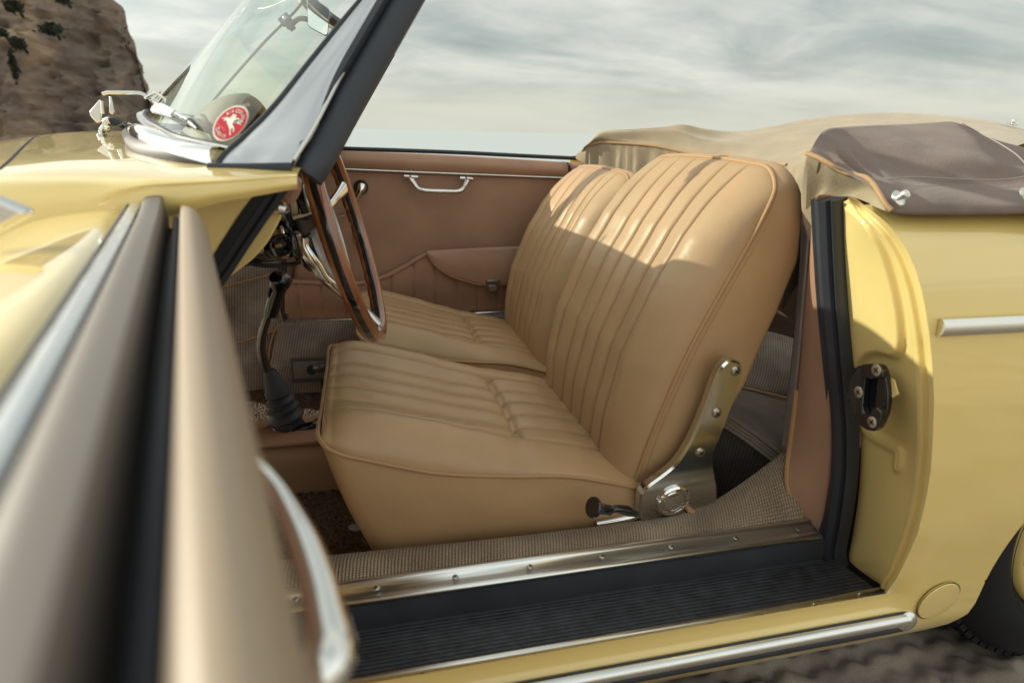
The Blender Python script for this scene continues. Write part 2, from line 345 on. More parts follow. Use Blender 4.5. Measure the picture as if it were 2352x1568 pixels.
for y in ys:
    rows.append([Vector((x, y, hsand(x, y) if y < 1.35 else hsand(x, y) * 1.5)) for x in xs])
mb.grid(rows)
# wide sheet that dips under the sea and runs out to the horizon behind the camera
def far_z(x, y): return -2.3 * sm(13, 40, y + max(0, abs(x) - 25) * .0) - .03
X2 = [-2500, -600, -180, -80, -40, -25, -14, -6, 0, 6, 12, 18, 40, 120, 500, 2500]; Y2 = [-2500, -500, -100, -30, -10, -3, 2, 6, 10, 13, 16, 20, 25, 32, 40, 60, 400]
rows = [[Vector((x, y, -2.4 if y >= 40 else far_z(x, y))) for x in X2] for y in Y2]
mb.grid(rows)
tag(mb.build('sand', M['sand'], smooth=180), kind='structure')
# sea
m = bpy.data.materials.new('sea_water'); m.use_nodes = True; n = m.node_tree.nodes; l = m.node_tree.links; b = n['Principled BSDF']
b.inputs['Base Color'].default_value = (.50, .54, .53, 1); b.inputs['Roughness'].default_value = .5
c = n.new('ShaderNodeTexCoord'); mp = n.new('ShaderNodeMapping'); mp.inputs['Scale'].default_value = (.12, .5, 1); l.new(c.outputs['Object'], mp.inputs[0])
a = n.new('ShaderNodeTexNoise'); a.inputs['Scale'].default_value = 1.2; a.inputs['Detail'].default_value = 8; l.new(mp.outputs[0], a.inputs['Vector'])
bp = n.new('ShaderNodeBump'); bp.inputs['Strength'].default_value = .35; bp.inputs['Distance'].default_value = .6; l.new(a.outputs['Fac'], bp.inputs['Height']); l.new(bp.outputs[0], b.inputs['Normal'])
mb = MB(); mb.grid([[Vector((x, y, -1.25)) for x in (-9000, -2000, -400, -60, 0, 60, 400, 2000, 9000)] for y in (17, 40, 100, 300, 900, 3000, 12000)])
tag(mb.build('sea', m), kind='structure')
# cliff: sandstone headland on the left
def cliff_material():
    m = bpy.data.materials.new('cliff_rock'); m.use_nodes = True; n = m.node_tree.nodes; l = m.node_tree.links; b = n['Principled BSDF']
    b.inputs['Roughness'].default_value = .95; b.inputs['Specular IOR Level'].default_value = .1; c = n.new('ShaderNodeTexCoord')
    mp = n.new('ShaderNodeMapping'); mp.inputs['Scale'].default_value = (1, 1, 1.8); l.new(c.outputs['Object'], mp.inputs[0])
    a = n.new('ShaderNodeTexNoise'); a.inputs['Scale'].default_value = .45; a.inputs['Detail'].default_value = 10; a.inputs['Roughness'].default_value = .62; a.inputs['Distortion'].default_value = .4; l.new(mp.outputs[0], a.inputs['Vector'])
    l.new(ramp(n, l, a.outputs['Fac'], [(.36, (.13, .10, .088)), (.48, (.185, .145, .122)), (.57, (.26, .195, .15)), (.68, (.44, .33, .22))]), b.inputs['Base Color'])
    bp = n.new('ShaderNodeBump'); bp.inputs['Strength'].default_value = 1; bp.inputs['Distance'].default_value = .22; l.new(a.outputs['Fac'], bp.inputs['Height']); l.new(bp.outputs[0], b.inputs['Normal'])
    return m
M['cliff'] = cliff_material()
CY = 30.0
prof = [(-1.5, 352), (20, 318)]
edge = [(352, 300), (346, 240), (338, 215), (331, 198), (325, 176), (319, 151), (314, 122), (309, 97), (299, 80), (292, 60), (288, 34), (282, 17), (268, 6), (255, -4), (225, -22), (190, -45), (140, -60), (60, -85), (-60, -110), (-300, -150), (-700, -190)]
E3 = spl(PL(edge, y=CY), 150)
rows = []
for i, p in enumerate(E3):
    row = []
    zt = p.z
    for j in range(110):
        t = j / 109
        if i < 45: pass
        # walk from the silhouette down/forward to the beach: face leans out to the viewer
        z = zt + (-2.0 - zt) * t
        x = p.x - .5 * t * 1.2 - 0
        y = p.y - (zt - z) * .35
        q = Vector((x, y, z)); nn = noise.fractal(q * .45, 1, 2, 5) * .6 * min(1, t * 8) + noise.fractal(Vector((q.x * 1.6, q.y * 1.6, q.z * 4.2)), 1, 2, 4) * .22 * min(1, t * 14 + .25) + abs(noise.noise(q * 1.1)) * -.5 * min(1, t * 10)
        row.append(q + Vector((-.35 * nn, -nn * 1.2, nn * .3)))
    rows.append(row)
mb = MB(); mb.grid(rows)
# its far side and top, so that it is a body
back = [[p + Vector((0, 0, 0)) for p in E3]]
for k in range(1, 9):
    back.append([Vector((p.x * (1 + k * .21) - k * .5, p.y + k * 6, (p.z * (1 - k * .06) if k < 8 else -2))) for p in E3])
mb.grid(back)
tag(mb.build('cliff', M['cliff'], smooth=60), kind='structure')
# shrubs clinging to the cliff: leaf clumps
def leafmat():
    return mat('shrub_leaves', (.034, .040, .026), .8, var=.5, varscale=9, spec=.2)
M['leaf'] = leafmat()
def shrub(u, v, wpx, hpx, label, n_=1200):
    c = A(u, v, y=CY - 1.6 - (A(u, v, y=CY).z < 2) * 1.5); k = (c - CAM).dot(FW) / F
    c = c + Vector((0, -.3, 0)); mb = MB()
    rx, rz = wpx * k * .5, hpx * k * .5
    for i in range(n_):
        d = Vector((random.gauss(0, .45), random.gauss(0, .4), random.gauss(0, .42)))
        d *= .62 + .38 * noise.noise(d * 3 + Vector((u, v, 0)))
        p = c + Vector((d.x * rx, d.y * rx * .6, d.z * rz)); s_ = random.uniform(.04, .10)
        a = Vector((random.uniform(-1, 1), random.uniform(-1, 1), random.uniform(-1, 1))).normalized() * s_; b_ = a.orthogonal().normalized() * s_ * .6
        mb.add([p - a, p + b_, p + a, p - b_], [[0, 1, 2, 3]])
    mb.tube([c + Vector((0, .6, -rz)), c + Vector((.05, .2, -.2 * rz)), c], [.06, .03], seg=6)
    tag(mb.build('shrub', M['leaf']), label, 'shrub', 'shrubs growing on the cliff')
shrub(126, 70, 56, 32, 'dark round shrub high on the brown cliff face, right of the others')
shrub(50, 103, 34, 30, 'green shrub above the long dark streak on the cliff')
shrub(40, 18, 42, 34, 'pale green shrub near the top of the cliff')
shrub(8, 78, 40, 20, 'flat dark shrub at the left edge of the photo on the cliff')
shrub(40, 150, 14, 76, 'tall narrow dark shrub hanging in a cleft of the cliff')
shrub(152, 5, 34, 16, 'small sparse shrub right at the cliff top', 500)

# ================================================================ CAR
car = bpy.data.objects.new('convertible_car', None); COL.objects.link(car); car.location = (.3, 1.37, 0)
tag(car, 'pale yellow vintage convertible with tan leather seats and its near door open', 'car')
YC = 1.37
def mir(p): return Vector((p[0], 2 * YC - p[1], p[2]))

# ---- hood and cowl (front body)
def zc(x): return ip(x, [-2.2, -1.6, -1.2, -.9, -.66, -.47, -.3, -.05], [.62, .745, .825, .868, .903, .934, .94, .935])
mb = MB(); rows = []
for i in range(90):
    x = -2.0 + 1.94 * (1 - (1 - i / 89) ** 1.8)
    c0 = zc(x); e = ip(x, [-2, -1.5, -.9, -.5, -.29, -.05], [.68, .79, .862, .893, .906, .908])
    Ld = ip(x, [-.27, -.245, -.225, -.21, -.18, -.12, -.06], [.42, .26, .12, .07, .038, .022, .015]); o = .04 * sm(-.12, -.06, x)
    half = [(.600 + o, e - Ld), (.575 + (.02 if Ld < .2 else 0) + o, e - Ld * .72), (.570 + .026 * sm(-.27, -.2, x) + o, e - Ld * .4), (.580 + .017 * sm(-.27, -.2, x) + o, e - min(.06, Ld * .25)), (.588 + .008 * sm(-.27, -.2, x) + o, e - min(.022, Ld * .18)), (.603 + o, e - min(.006, Ld * .08)), (.625 + o, e), (.70, lerp(e, c0, .22)), (.85, lerp(e, c0, .46)), (1.05, lerp(e, c0, .74)), (1.2, lerp(e, c0, .97)), (1.37, c0)]
    pts = [Vector((x, y, z)) for y, z in half]; full = pts + [mir(p) for p in pts[:-1]][::-1]
    rows.append([q for k in range(len(pts) - 1) for q in [full[k], full[k].lerp(full[k + 1], .5)]] + [full[len(pts) - 1]] + [q for k in range(len(pts) - 1, len(full) - 1) for q in [full[k].lerp(full[k + 1], .5), full[k + 1]]])
mb.grid(rows)
body_front = mb.build('front_body', M['paint'], car, smooth=60, sub=1)
front_tree = bvh(body_front)
# hood shut line and hood lid edge
hl = []
for u, v in [(0, 388), (22, 368), (45, 345), (70, 322), (92, 310), (118, 303)]:
    h = hit(front_tree, u, v, .001)
    if h: hl.append(h)
if len(hl) > 3: MB().tube(hl, .0013, seg=6, n=30).build('hood_gap', M['blackmatte'], body_front)

# ---- near cowl side / front door jamb (inside the open door)
Aline = [Vector((-.225, .612, .875)), Vector((-.24, .600, .80)), Vector((-.25, .585, .65)), Vector((-.24, .58, .45)), Vector((-.24, .60, .25))]
Bline = [A(655, 402, y=.655), A(640, 420, y=.665), A(565, 525, y=.675), A(478, 648, y=.68), Vector((-.20, .68, .73)), Vector((-.235, .68, .6)), Vector((-.24, .68, .45)), Vector((-.24, .69, .28))]
mid = [a.lerp(b_, .5) + Vector((.0, .012, 0)) for a, b_ in zip(spl(Aline, 8), spl(Bline, 8))]
topl_ = [Vector((-.215, .600, .889)), Vector((-.14, .612, .89)), A(655, 402, y=.655)]
MB().loft([spl(Aline, 20), mid, spl(Bline, 20)], 30, 16).build('front_door_jamb', M['paint_in'], car, smooth=60, solid=.003)

# ---- A-post rubber seal, a grooved strip
sc_ = PL([(640, 408, .672), (600, 468, .674), (548, 545, .678), (505, 612, .68), (478, 650, .68)]) + [Vector((-.20, .682, .73)), Vector((-.235, .682, .6)), Vector((-.24, .69, .40)), Vector((-.24, .695, .29))]
sp_ = [(-.019, 0), (-.019, .010), (-.010, .014), (-.006, .009), (.002, .009), (.006, .015), (.018, .012), (.021, 0)]
ob = MB().sweep([p + Vector((0, -.004, 0)) for p in spl(sc_, 50)], [(a_ * .66, b_ * .8) for a_, b_ in sp_], Vector((.35, -1, .1))).build('door_seal', M['rubber'], car, smooth=40)

# ---- dashboard
dz = [A(u, v, y=.74) for u, v in [(508, 655), (530, 634), (575, 600), (612, 560), (640, 510), (655, 468), (664, 430)]]
inner = [Vector((-.085, .74, .905)), Vector((-.22, .74, .905)), Vector((-.30, .74, .80)), Vector((-.30, .74, .74))]
MB().plate(spl(dz, 20) + inner, (0, .012, 0)).build('dash_end', M['paint_in'], car, bevel=.002)
# dash body runs across the car (rounded roll below the windscreen)
dp = [(-.12, .903), (-.100, .893), (-.098, .878), (-.106, .866), (-.125, .858), (-.17, .856), (-.24, .856)]
mb = MB(); mb.grid([[Vector((x, y, z - .01 * abs(y - YC))) for x, z in spl2] for y in [.76, .95, 1.15, 1.37, 1.6, 1.8, 2.0] for spl2 in [[(p.x, p.y) for p in spl([Vector((a, b_, 0)) for a, b_ in dp], 24)]]])
dash = mb.build('dashboard', M['paint_in'], car, smooth=60, solid=.004)
# tan padded corner under the pillar with a chrome nub
tp = [A(u, v, y=.72) for u, v in [(655, 405), (690, 410), (688, 440), (676, 468), (662, 470), (640, 462), (652, 432)]]
MB().plate(tp, (0, .03, 0)).build('corner_pad', M['leather_dark'], car, bevel=.006)
MB().tube(PL([(628, 478, .735), (640, 478, .735), (655, 484, .735)]), [.0065, .008, .005], seg=12).build('door_catch', M['chrome_soft'], car)
# black under-dash housing with switch gear
ub = [(558, 594, .92), (590, 556, .92), (630, 505, .90), (655, 470, .90), (668, 480, .95), (700, 520, 1.0), (718, 580, 1.05), (690, 597, 1.0), (650, 604, .96), (600, 606, .94), (570, 602, .92)]
front_ = PL(ub); mb = MB(); cen = sum(front_, Vector()) / len(front_)
def ring(s_, dy, dz=0): return [cen + (p - cen) * s_ + Vector((-.02, dy, dz)) for p in spl(front_, 36, True)]
mb.grid([ring(.3, -.012), ring(.7, -.008), ring(.93, 0), ring(1.0, .02), ring(1.05, .12), ring(1.1, .35)], cu=True)
under = mb.build('under_dash_cover', M['black'], car, smooth=60)
und2 = PL([(556, 600, .95), (600, 609, .96), (650, 609, 1.0), (690, 602, 1.1), (722, 590, 1.2)])
MB().tube(und2, .0035, seg=10, n=30).build('housing_edge', M['blackmatte'], under)
# knee-level black panel behind it
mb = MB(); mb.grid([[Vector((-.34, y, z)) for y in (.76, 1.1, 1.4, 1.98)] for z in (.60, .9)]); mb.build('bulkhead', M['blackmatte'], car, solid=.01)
# small switch frame
def px_plate(pts, y, th, name, m_, par, bev=.001): return MB().plate(PL(pts, y=y), (0, th, 0)).build(name, m_, par, bevel=bev)
fr_ = PL([(622, 556), (654, 540), (668, 574), (636, 588)], y=.885)
MB().tube(fr_, .0022, seg=8, n=60, closed=True).build('switch_frame', M['black'], under)
px_plate([(630, 558), (650, 549), (657, 564), (638, 573)], .895, .006, 'switch_body', M['greycast'], under)
MB().tube(PL([(633, 566), (648, 561)], y=.885), [.003, .004]).build('toggle', M['chrome'], under)
for (u, v, r_) in [(599, 574, .0045), (636, 535, .005), (656, 585, .005), (682, 540, .006)]:
    MB().lathe([(0, .0), (r_, 0), (r_, .006), (r_ * .6, .009), (0, .009)], A(u, v, y=.90), (0, -1, 0), 16).build('bolt', M['steel'], under)
MB().lathe([(0, -.004), (.006, -.0038), (.0105, -.001), (.0105, .002), (.006, .005), (0, .005)], A(681, 567, y=.87), (.9, -.4, .1), 28, sc=(1.9, 1.1), up=(-.25, 0, 1)).build('lever_knob', M['black'], under)
MB().tube(PL([(655, 548, .90), (668, 558, .88), (680, 566, .875)]), .004).build('lever_stalk', M['black'], under)
MB().tube(PL([(645, 515, .90), (655, 510, .89), (664, 530, .89), (668, 555, .90)]), .004).build('hose', M['black'], under)
MB().tube(PL([(648, 520, .895), (650, 540, .89)]), .0045).build('chrome_clip', M['chrome'], under)

# ---- windscreen base: rubber gasket + chrome surround, one curve round the cowl
yv = [.66, .73, .83, 1.00, 1.17, 1.37]
G = PL([(477, 389, .68), (420, 389, .70), (353, 377, .74), (302, 351, .80), (286, 324, .90), (290, 303, 1.15), (298, 292, 1.37)])
C_ = PL([(488, 379, .675), (403, 356, .70), (336, 329, .76), (296, 309, .86), (290, 294, 1.02), (296, 284, 1.20), (302, 279, 1.37)])
E_ = PL([(527, 344, .70), (437, 329, .745), (388, 305, .82), (350, 288, .93), (331, 269, 1.12), (334, 260, 1.25), (338, 256, 1.37)])
for cvv in (G, C_, E_): cvv[-1].y = 1.37
def fullc(c, n_=60):
    cc_ = spl(c, 30); return cc_ + [mir(p) for p in cc_[:-1]][::-1]
Gf, Cf, Ef = fullc(G), fullc(C_), fullc(E_)
mb = MB(); mb.grid([[p + Vector((.006, 0, -.030)) for p in Gf], [p + Vector((.001, 0, -.010)) for p in Gf], Gf, [a.lerp(b_, .5) + Vector((-.004, 0, .001)) for a, b_ in zip(Gf, Cf)], Cf])
gasket = mb.build('windscreen_gasket', M['rubber_soft'], car, smooth=60)
gasket.data.materials[0] = mat('brown_grey_gasket', (.045, .036, .028), .5, spec=.3, var=.15, varscale=30)
mb = MB(); r_ = []
for t in [0, .08, .2, .35, .5, .65, .8, .92, 1]:
    b_ = math.sin(math.pi * t) ** .8 * .010
    r_.append([a.lerp(e, t) + Vector((-b_ * .8, 0, b_ * .9)) for a, e in zip(Cf, Ef)])
mb.grid(r_); surround = mb.build('windscreen_surround', M['chrome'], car, smooth=60)
MB().tube([a + Vector((.001, 0, .001)) for a in Ef[::4]] , .0035, seg=8, n=80).build('glass_seal', M['rubber_soft'], surround)
# header curve
def HD(y): q = ((y - YC) / .56) ** 2; return Vector((.065 - .18 * (1 - q ** 1.2), y, 1.218 - .053 * q))
hc = [HD(.82 + (1.10) * i / 58) for i in range(59)]
hcn = spl(hc, 59); Es = [p for p in Ef]
mb = MB(); r_ = []
for k in range(25):
    t = k / 24
    r_.append([a.lerp(b_, t) for a, b_ in zip(Es, hcn)])
mb.grid(r_); glass = mb.build('windscreen', M['glass'], car, smooth=180); gtree = bvh(glass)
# header bar
MB().sweep(hc, [(-.010, -.012), (-.014, .006), (-.004, .014), (.014, .010), (.016, -.006), (.006, -.014)], Vector((-.5, 0, .86))).build('windscreen_header', M['chrome'], car, smooth=50)
MB().sweep([p + Vector((.018, 0, -.006)) for p in hc], [(-.008, -.010), (-.008, .008), (.010, .008), (.010, -.010)], Vector((-.5, 0, .86))).build('header_seal', M['rubber'], car, smooth=40)

# ---- near A pillar: flared chrome casting
Lp = PL([(494, 386, .670), (527, 344, .692), (580, 297, .700), (638, 235, .715), (705, 151, .740), (784, 54, .772), (838, -10, .797)]); Lp.append(Lp[-1] + (Lp[-1] - Lp[-2]) * 1.1)
Rp = PL([(664, 381, .668), (705, 318, .69), (742, 250, .715), (784, 170, .745), (838, 84, .775), (892, -8, .80)]); Rp.append(Rp[-1] + (Rp[-1] - Rp[-2]) * .9)
Lp_, Rp_ = spl(Lp, 40), spl(Rp, 40)
mb = MB(); r_ = []
for k in range(13):
    t = k / 12; bl = math.sin(math.pi * t) * .004 + .0015 * math.sin(3 * math.pi * t)
    r_.append([a.lerp(b_, t) + Vector((-.3 * bl, -bl, .2 * bl)) for a, b_ in zip(Lp_, Rp_)])
mb.grid(r_); mb.grid([[p + Vector((.004, .014, 0)) for p in r] for r in r_]); pillar = mb.build('windscreen_pillar', M['cast'], car, smooth=60)
MB().tube(Lp_[::3], .0032, seg=8, n=50).build('pillar_glass_seal', M['rubber'], pillar)
MB().tube([p + Vector((.001, -.001, 0)) for p in Rp_[1::3]], .0018, seg=6, n=50).build('pillar_edge_trim', M['alu'], pillar)
# black base strip under the casting
MB().tube(PL([(480, 388, .668), (560, 389, .664), (620, 388, .664), (668, 387, .668)]), .0058, seg=10, n=24).build('pillar_foot_seal', M['rubber'], pillar)
# door-side rubber seals of the pillar (three ridges)
cen_ = PL([(694, 396, .69), (712, 368, .695), (735, 330, .71), (784, 240, .74), (850, 125, .775), (922, 0, .805)]); cen_.append(cen_[-1] + (cen_[-1] - cen_[-2]) * .7)
prf = [(-.0225, -.008), (-.0225, .008), (-.017, .012), (-.012, .008), (-.0105, .003), (-.007, .009), (0, .014), (.010, .015), (.019, .010), (.0225, .003), (.022, -.008)]
def seal(c, pr, upv, name, par, nn=50, sclf=None):
    return MB().sweep(spl(c, nn), pr, upv, scale=sclf).build(name, M['rubber_soft'], par, smooth=38)
seal(cen_, prf, Vector((.25, -1, .15)), 'pillar_seal', pillar)
# far A pillar
fb, ft = A(766, 337, y=2.035), A(886, 122, y=1.945)
d_ = (ft - fb)
MB().sweep([fb - d_ * .15, fb + d_ * .5, fb + d_ * 1.04], [(-.018, -.020), (-.018, .02), (.020, .02), (.022, -.016)], Vector((.3, -1, 0))).build('windscreen_pillar', M['rubber_soft'], car, bevel=.003)
E2 = [mir(p) for p in Lp_]; mb = MB(); mb.grid([E2, [a.lerp(b_, .5) + Vector((0, .008, 0)) for a, b_ in zip(E2, [mir(p) for p in Rp_])], [mir(p) for p in Rp_]]); mb.build('far_pillar_casting', M['chrome_soft'], car, solid=.006, smooth=60)

# ---- dash top instrument hood (leather) seen through the screen
bt = []
def arch(y, xf, sc_=1.0, zl=.0):
    pass
def xbase(y):
    return min(Ef, key=lambda p: abs(p.y - y)).x
mb = MB(); rows = []
cs = [(.86, 0.0), (.88, .45), (.92, .75), (.98, .93), (1.05, 1.0), (1.12, .97), (1.19, .82), (1.24, .5), (1.27, 0)]
for i in range(22):
    t = i / 21; x = -.365 + .205 * t
    hh = .099 * (1 - (1 - t) ** 2.2) * .96
    rows.append(spl([Vector((lerp(xbase(y) + .022, -.160, t) + .012 * (1 - h_), y, .900 + hh * h_)) for y, h_ in cs], 40))
rows.append([Vector((p.x + .006, p.y, p.z - .004)) for p in rows[-1]])
rows.append([Vector((p.x - .004, YC * 0 + 1.06 + (p.y - 1.06) * .9, .898 + (p.z - .898) * .86)) for p in rows[-2]])
mb.grid(rows); binn = mb.build('instrument_hood', M['dashtop'], car, smooth=60, solid=.004); btree = bvh(binn)
pp = [h for h in (hit(btree, u, v, .002) for u, v in [(470, 226), (460, 236), (457, 250), (464, 270), (476, 293), (488, 316), (499, 338)]) if h]
MB().tube(pp, .0052, seg=10, n=50).build('piping', M['dashtop'], binn)
mb = MB(); mb.grid([[Vector((lerp(p.x + .012, -.078, k / 5), YC + (p.y - YC) * .97, .900 - .015 * abs(p.y - YC))) for p in Ef[::3]] for k in range(6)]); mb.build('dash_top', M['dashtop'], car)

# ---- interior mirror on its rod
MB().tube([A(503, 216, y=YC) + Vector((-.06, 0, -.07)), A(503, 216, y=YC), A(600, 105, y=YC), A(698, 0, y=YC), HD(YC) + Vector((.012, 0, -.01))], .0026, seg=8, n=40).build('mirror_rod', M['greycast'], car)
mr = PL([(705, -14), (706, 57), (711, 63), (746, 82), (751, 81), (753, 77), (757, 25), (754, 19)], y=YC - .03)
nrm_ = (mr[2] - mr[0]).cross(mr[4] - mr[0]).normalized(); nrm_ = nrm_ if nrm_.dot(CAM - mr[0]) > 0 else -nrm_
rv = MB().plate([p - nrm_ * .001 for p in mr], -nrm_ * .010).build('rear_view_mirror', M['greycast'], car, bevel=.001)
cm_ = sum(mr, Vector()) / len(mr); MB().plate([cm_ + (p - cm_) * .955 + nrm_ * .0005 for p in mr], -nrm_ * .002).build('mirror_glass', M['mirror'], rv)
MB().tube(PL([(660, 64, YC - .005), (672, 55, YC - .01), (682, 46, YC - .015), (693, 43, YC - .02), (706, 45, YC - .025)]), .0048, seg=10, n=24).build('mirror_arm', M['greycast'], rv)
rotc = Matrix.Rotation(R(-38), 3, 'Y')
MB().box(A(655, 46, y=YC), (.022, .014, .016), rotc).box(A(665, 57, y=YC - .008), (.012, .012, .022), rotc).build('mirror_clamp', M['greycast'], rv, bevel=.0015)
MB().lathe([(0, 0), (.005, 0), (.005, .006), (.003, .009), (0, .009)], A(655, 43, y=YC - .008), (0, -1, 0), 14).build('clamp_screw', M['steel'], rv)

# ---- sticker on the windscreen
def disc_pt(p, q, off):
    u = 529.7 + 32.6 * p + 25.5 * q; v = 283.4 + 8.5 * p - 40.2 * q
    h = hit(gtree, u, v, off)
    return h if h else A(u, v, y=.86)
def disc(r_, off, a0=0, nn=56): return [disc_pt(r_ * math.cos(2 * math.pi * k / nn), r_ * math.sin(2 * math.pi * k / nn), off) for k in range(nn)]
def fan(r_, off, name, m_, par):
    mb = MB(); c0 = disc_pt(0, 0, off); rg = [disc(r_ * k, off) for k in (.33, .66, 1)]
    vs = [c0] + rg[0] + rg[1] + rg[2]; nn = 56; fs = [[0, 1 + k, 1 + (k + 1) % nn] for k in range(nn)]
    for a in (0, 1): fs += [[1 + a * nn + k, 1 + a * nn + (k + 1) % nn, 1 + (a + 1) * nn + (k + 1) % nn, 1 + (a + 1) * nn + k] for k in range(nn)]
    return mb.add(vs, fs).build(name, m_, par)
st = fan(1.0, .0010, 'sticker', M['white'], glass); st['label'] = 'oval red and white sticker reading AIR COOLED CLASSICS'
fan(.955, .0014, 'sticker_rim', M['ink'], glass); fan(.94, .0017, 'sticker_border', M['white'], glass); fan(.905, .0020, 'sticker_field', M['red'], glass)
def glyphs(text, place, size, off, name, m_, par):
    """letters from the built-in font laid along a path on the glass"""
    mb = MB()
    for ch, (cx, cy, ang, k) in place:
        cu = bpy.data.curves.new('t', 'FONT'); cu.body = ch; cu.size = 1; cu.align_x = 'CENTER'; cu.offset = .018
        to = bpy.data.objects.new('t', cu); COL.objects.link(to); dg = bpy.context.evaluated_depsgraph_get(); me = to.evaluated_get(dg).to_mesh()
        vs = []
        for vtx in me.vertices:
            x, y = vtx.co.x * size * k * .82, (vtx.co.y - .33) * size * k
            vs.append(disc_pt(cx + x * math.cos(ang) - y * math.sin(ang), cy + x * math.sin(ang) + y * math.cos(ang), off))
        fs = [list(p.vertices) for p in me.polygons]
        if vs: mb.add(vs, fs)
        to.to_mesh_clear(); bpy.data.objects.remove(to); bpy.data.curves.remove(cu)
    return mb.build(name, m_, par)
def arc_text(text, r0, a0, a1, flip=False):
    out = []; wd = [1.0 if c != ' ' else .55 for c in text]; tot = sum(wd) - 1; acc = 0
    for i, ch in enumerate(text):
        t = (acc + (wd[i] - 1) * .5) / max(tot, 1); acc += wd[i]
        a = R(lerp(a0, a1, t)); cap = 1.25 if (i == 0 or text[i - 1] == ' ') else 1.0
        if ch != ' ': out.append((ch, (r0 * math.cos(a), r0 * math.sin(a), a - math.pi / 2 if not flip else a + math.pi / 2, cap)))
    return out
for (t_, args) in (('AIR COOLED', (.70, 142, 35, False)), ('CLASSICS', (.72, 216, 282, True))):
    glyphs(t_, [(c, (x + .008, y - .012, a, k)) for c, (x, y, a, k) in arc_text(t_, *args)], .235, .0023, 'lettering_shadow', M['ink'], glass)
    glyphs(t_, arc_text(t_, *args), .225, .0027, 'lettering', M['white'], glass)
glyphs('@aircooledclassics', [(c, (-.76 + .042 * i, -.20 - .012 * i, -.18, 1)) for i, c in enumerate('@aircooledclassics')], .085, .0027, 'small_lettering', mat('sticker_pink', (.75, .25, .22), .5), glass)
# winged horse emblem, rearing to the left
def crop_pts(ps):  # crop pixels of the photograph -> sticker disc coordinates
    o = []
    for x, y in ps:
        du, dv = 428.75 + .1055 * x - 529.7, 183.75 + .1055 * y - 283.4
        det = 32.6 * (-40.2) - 25.5 * 8.5
        o.append(((du * -40.2 - 25.5 * dv) / det, (32.6 * dv - 8.5 * du) / det))
    return o
horse = [(1022, 738), (1045, 755), (1085, 765), (1080, 800), (1062, 815), (1060, 850), (1040, 880), (1010, 910), (1000, 950), (1005, 990), (1025, 1020), (1040, 1060), (1030, 1095), (1035, 1125), (1015, 1140), (1003, 1110), (1008, 1070), (990, 1035), (972, 1060), (962, 1100), (955, 1150), (968, 1185), (945, 1210), (925, 1185), (935, 1140), (938, 1090), (918, 1050), (905, 1000), (880, 960), (872, 920), (880, 900), (850, 885), (835, 860), (838, 890), (820, 900), (812, 870), (825, 845), (800, 838), (765, 850), (770, 835), (810, 818), (850, 820), (878, 830), (870, 800), (890, 805), (915, 838), (950, 815), (975, 790), (1000, 775), (1002, 750)]
wing = [(1000, 905), (1040, 860), (1085, 825), (1130, 835), (1190, 870), (1232, 905), (1225, 918), (1180, 910), (1195, 945), (1160, 935), (1198, 995), (1150, 960), (1120, 960), (1085, 935), (1050, 935), (1010, 925)]
def emblem(ps, off, mb):
    P2 = crop_pts(ps); bm = bmesh.new(); vs = [bm.verts.new((p[0], p[1], 0)) for p in P2]; f = bm.faces.new(vs); bmesh.ops.triangulate(bm, faces=[f])
    bm.verts.index_update(); mb.add([disc_pt(v.co.x, v.co.y, off) for v in bm.verts], [[v.index for v in f.verts] for f in bm.faces]); bm.free(); return mb
mb = MB(); emblem([(x + 6, y + 6) for x, y in horse], .0023, mb); emblem([(x + 6, y + 5) for x, y in wing], .0023, mb); mb.build('emblem_outline', M['ink'], glass)
mb = MB(); emblem(horse, .0027, mb); emblem(wing, .0029, mb); mb.build('winged_horse_emblem', M['white'], glass)
mb = MB()
for a, b_ in [((1030, 915), (1170, 930)), ((1030, 900), (1190, 895)), ((1050, 885), (1170, 865))]:
    q = crop_pts([a, b_]); mb.tube([disc_pt(*q[0], .0032), disc_pt((q[0][0] + q[1][0]) / 2, (q[0][1] + q[1][1]) / 2 + .02, .0032), disc_pt(*q[1], .0032)], .00035, seg=4, n=8)
mb.build('feather_lines', M['ink'], glass)
def glass_text(text, u, v, du, dv, size, name):
    mb = MB(); cu = bpy.data.curves.new('t', 'FONT'); cu.body = text; cu.size = 1; to = bpy.data.objects.new('t', cu); COL.objects.link(to)
    me = to.evaluated_get(bpy.context.evaluated_depsgraph_get()).to_mesh(); vs = []
    for q in me.vertices:
        uu = u + q.co.x * size; vv = v - q.co.y * size - q.co.x * size * .25; vs.append(hit(gtree, uu, vv, .001) or A(uu, vv, y=.8))
    mb.add(vs, [list(p.vertices) for p in me.polygons]); to.to_mesh_clear(); bpy.data.objects.remove(to); mb.build(name, M['white'], glass)
glass_text('MADE IN', 557, 243, 0, 0, 4.0, 'glass_marking'); glass_text('GERMANY', 557, 248, 0, 0, 3.8, 'glass_marking')

# ---- wiper on the cowl
WY = 1.12
def W(pts, y=WY): return PL(pts, y=y)
base = hit(front_tree, 236, 314) or A(236, 314, y=WY)
WY = base.y
k_ = (base - CAM).dot(FW) / F      # metres per photo pixel there
def GW(pts, off=.012):
    o = []
    for u, v in pts:
        h = hit(gtree, u, v, off) or hit(gtree, u + 8, v + 8, off)
        if h is not None: o.append(h)
    return o
wip = MB().tube(W([(236, 216), (244, 213), (280, 213), (322, 214), (335, 220), (352, 234)]) + GW([(372, 248)], .024), 6.0 * k_, seg=10, n=40, squash=.7).build('wiper_arm', M['chrome_soft'], car)
MB().plate(W([(205, 256), (228, 228), (231.5, 232), (232, 279), (222, 283), (206, 266)]), (0, .004, 0)).plate([p + Vector((0, .022, 0)) for p in W([(238, 219), (243, 221), (251, 257), (246, 263), (238, 258)])], (0, .003, 0)).build('wiper_head', M['chrome_soft'], wip, bevel=.0015)
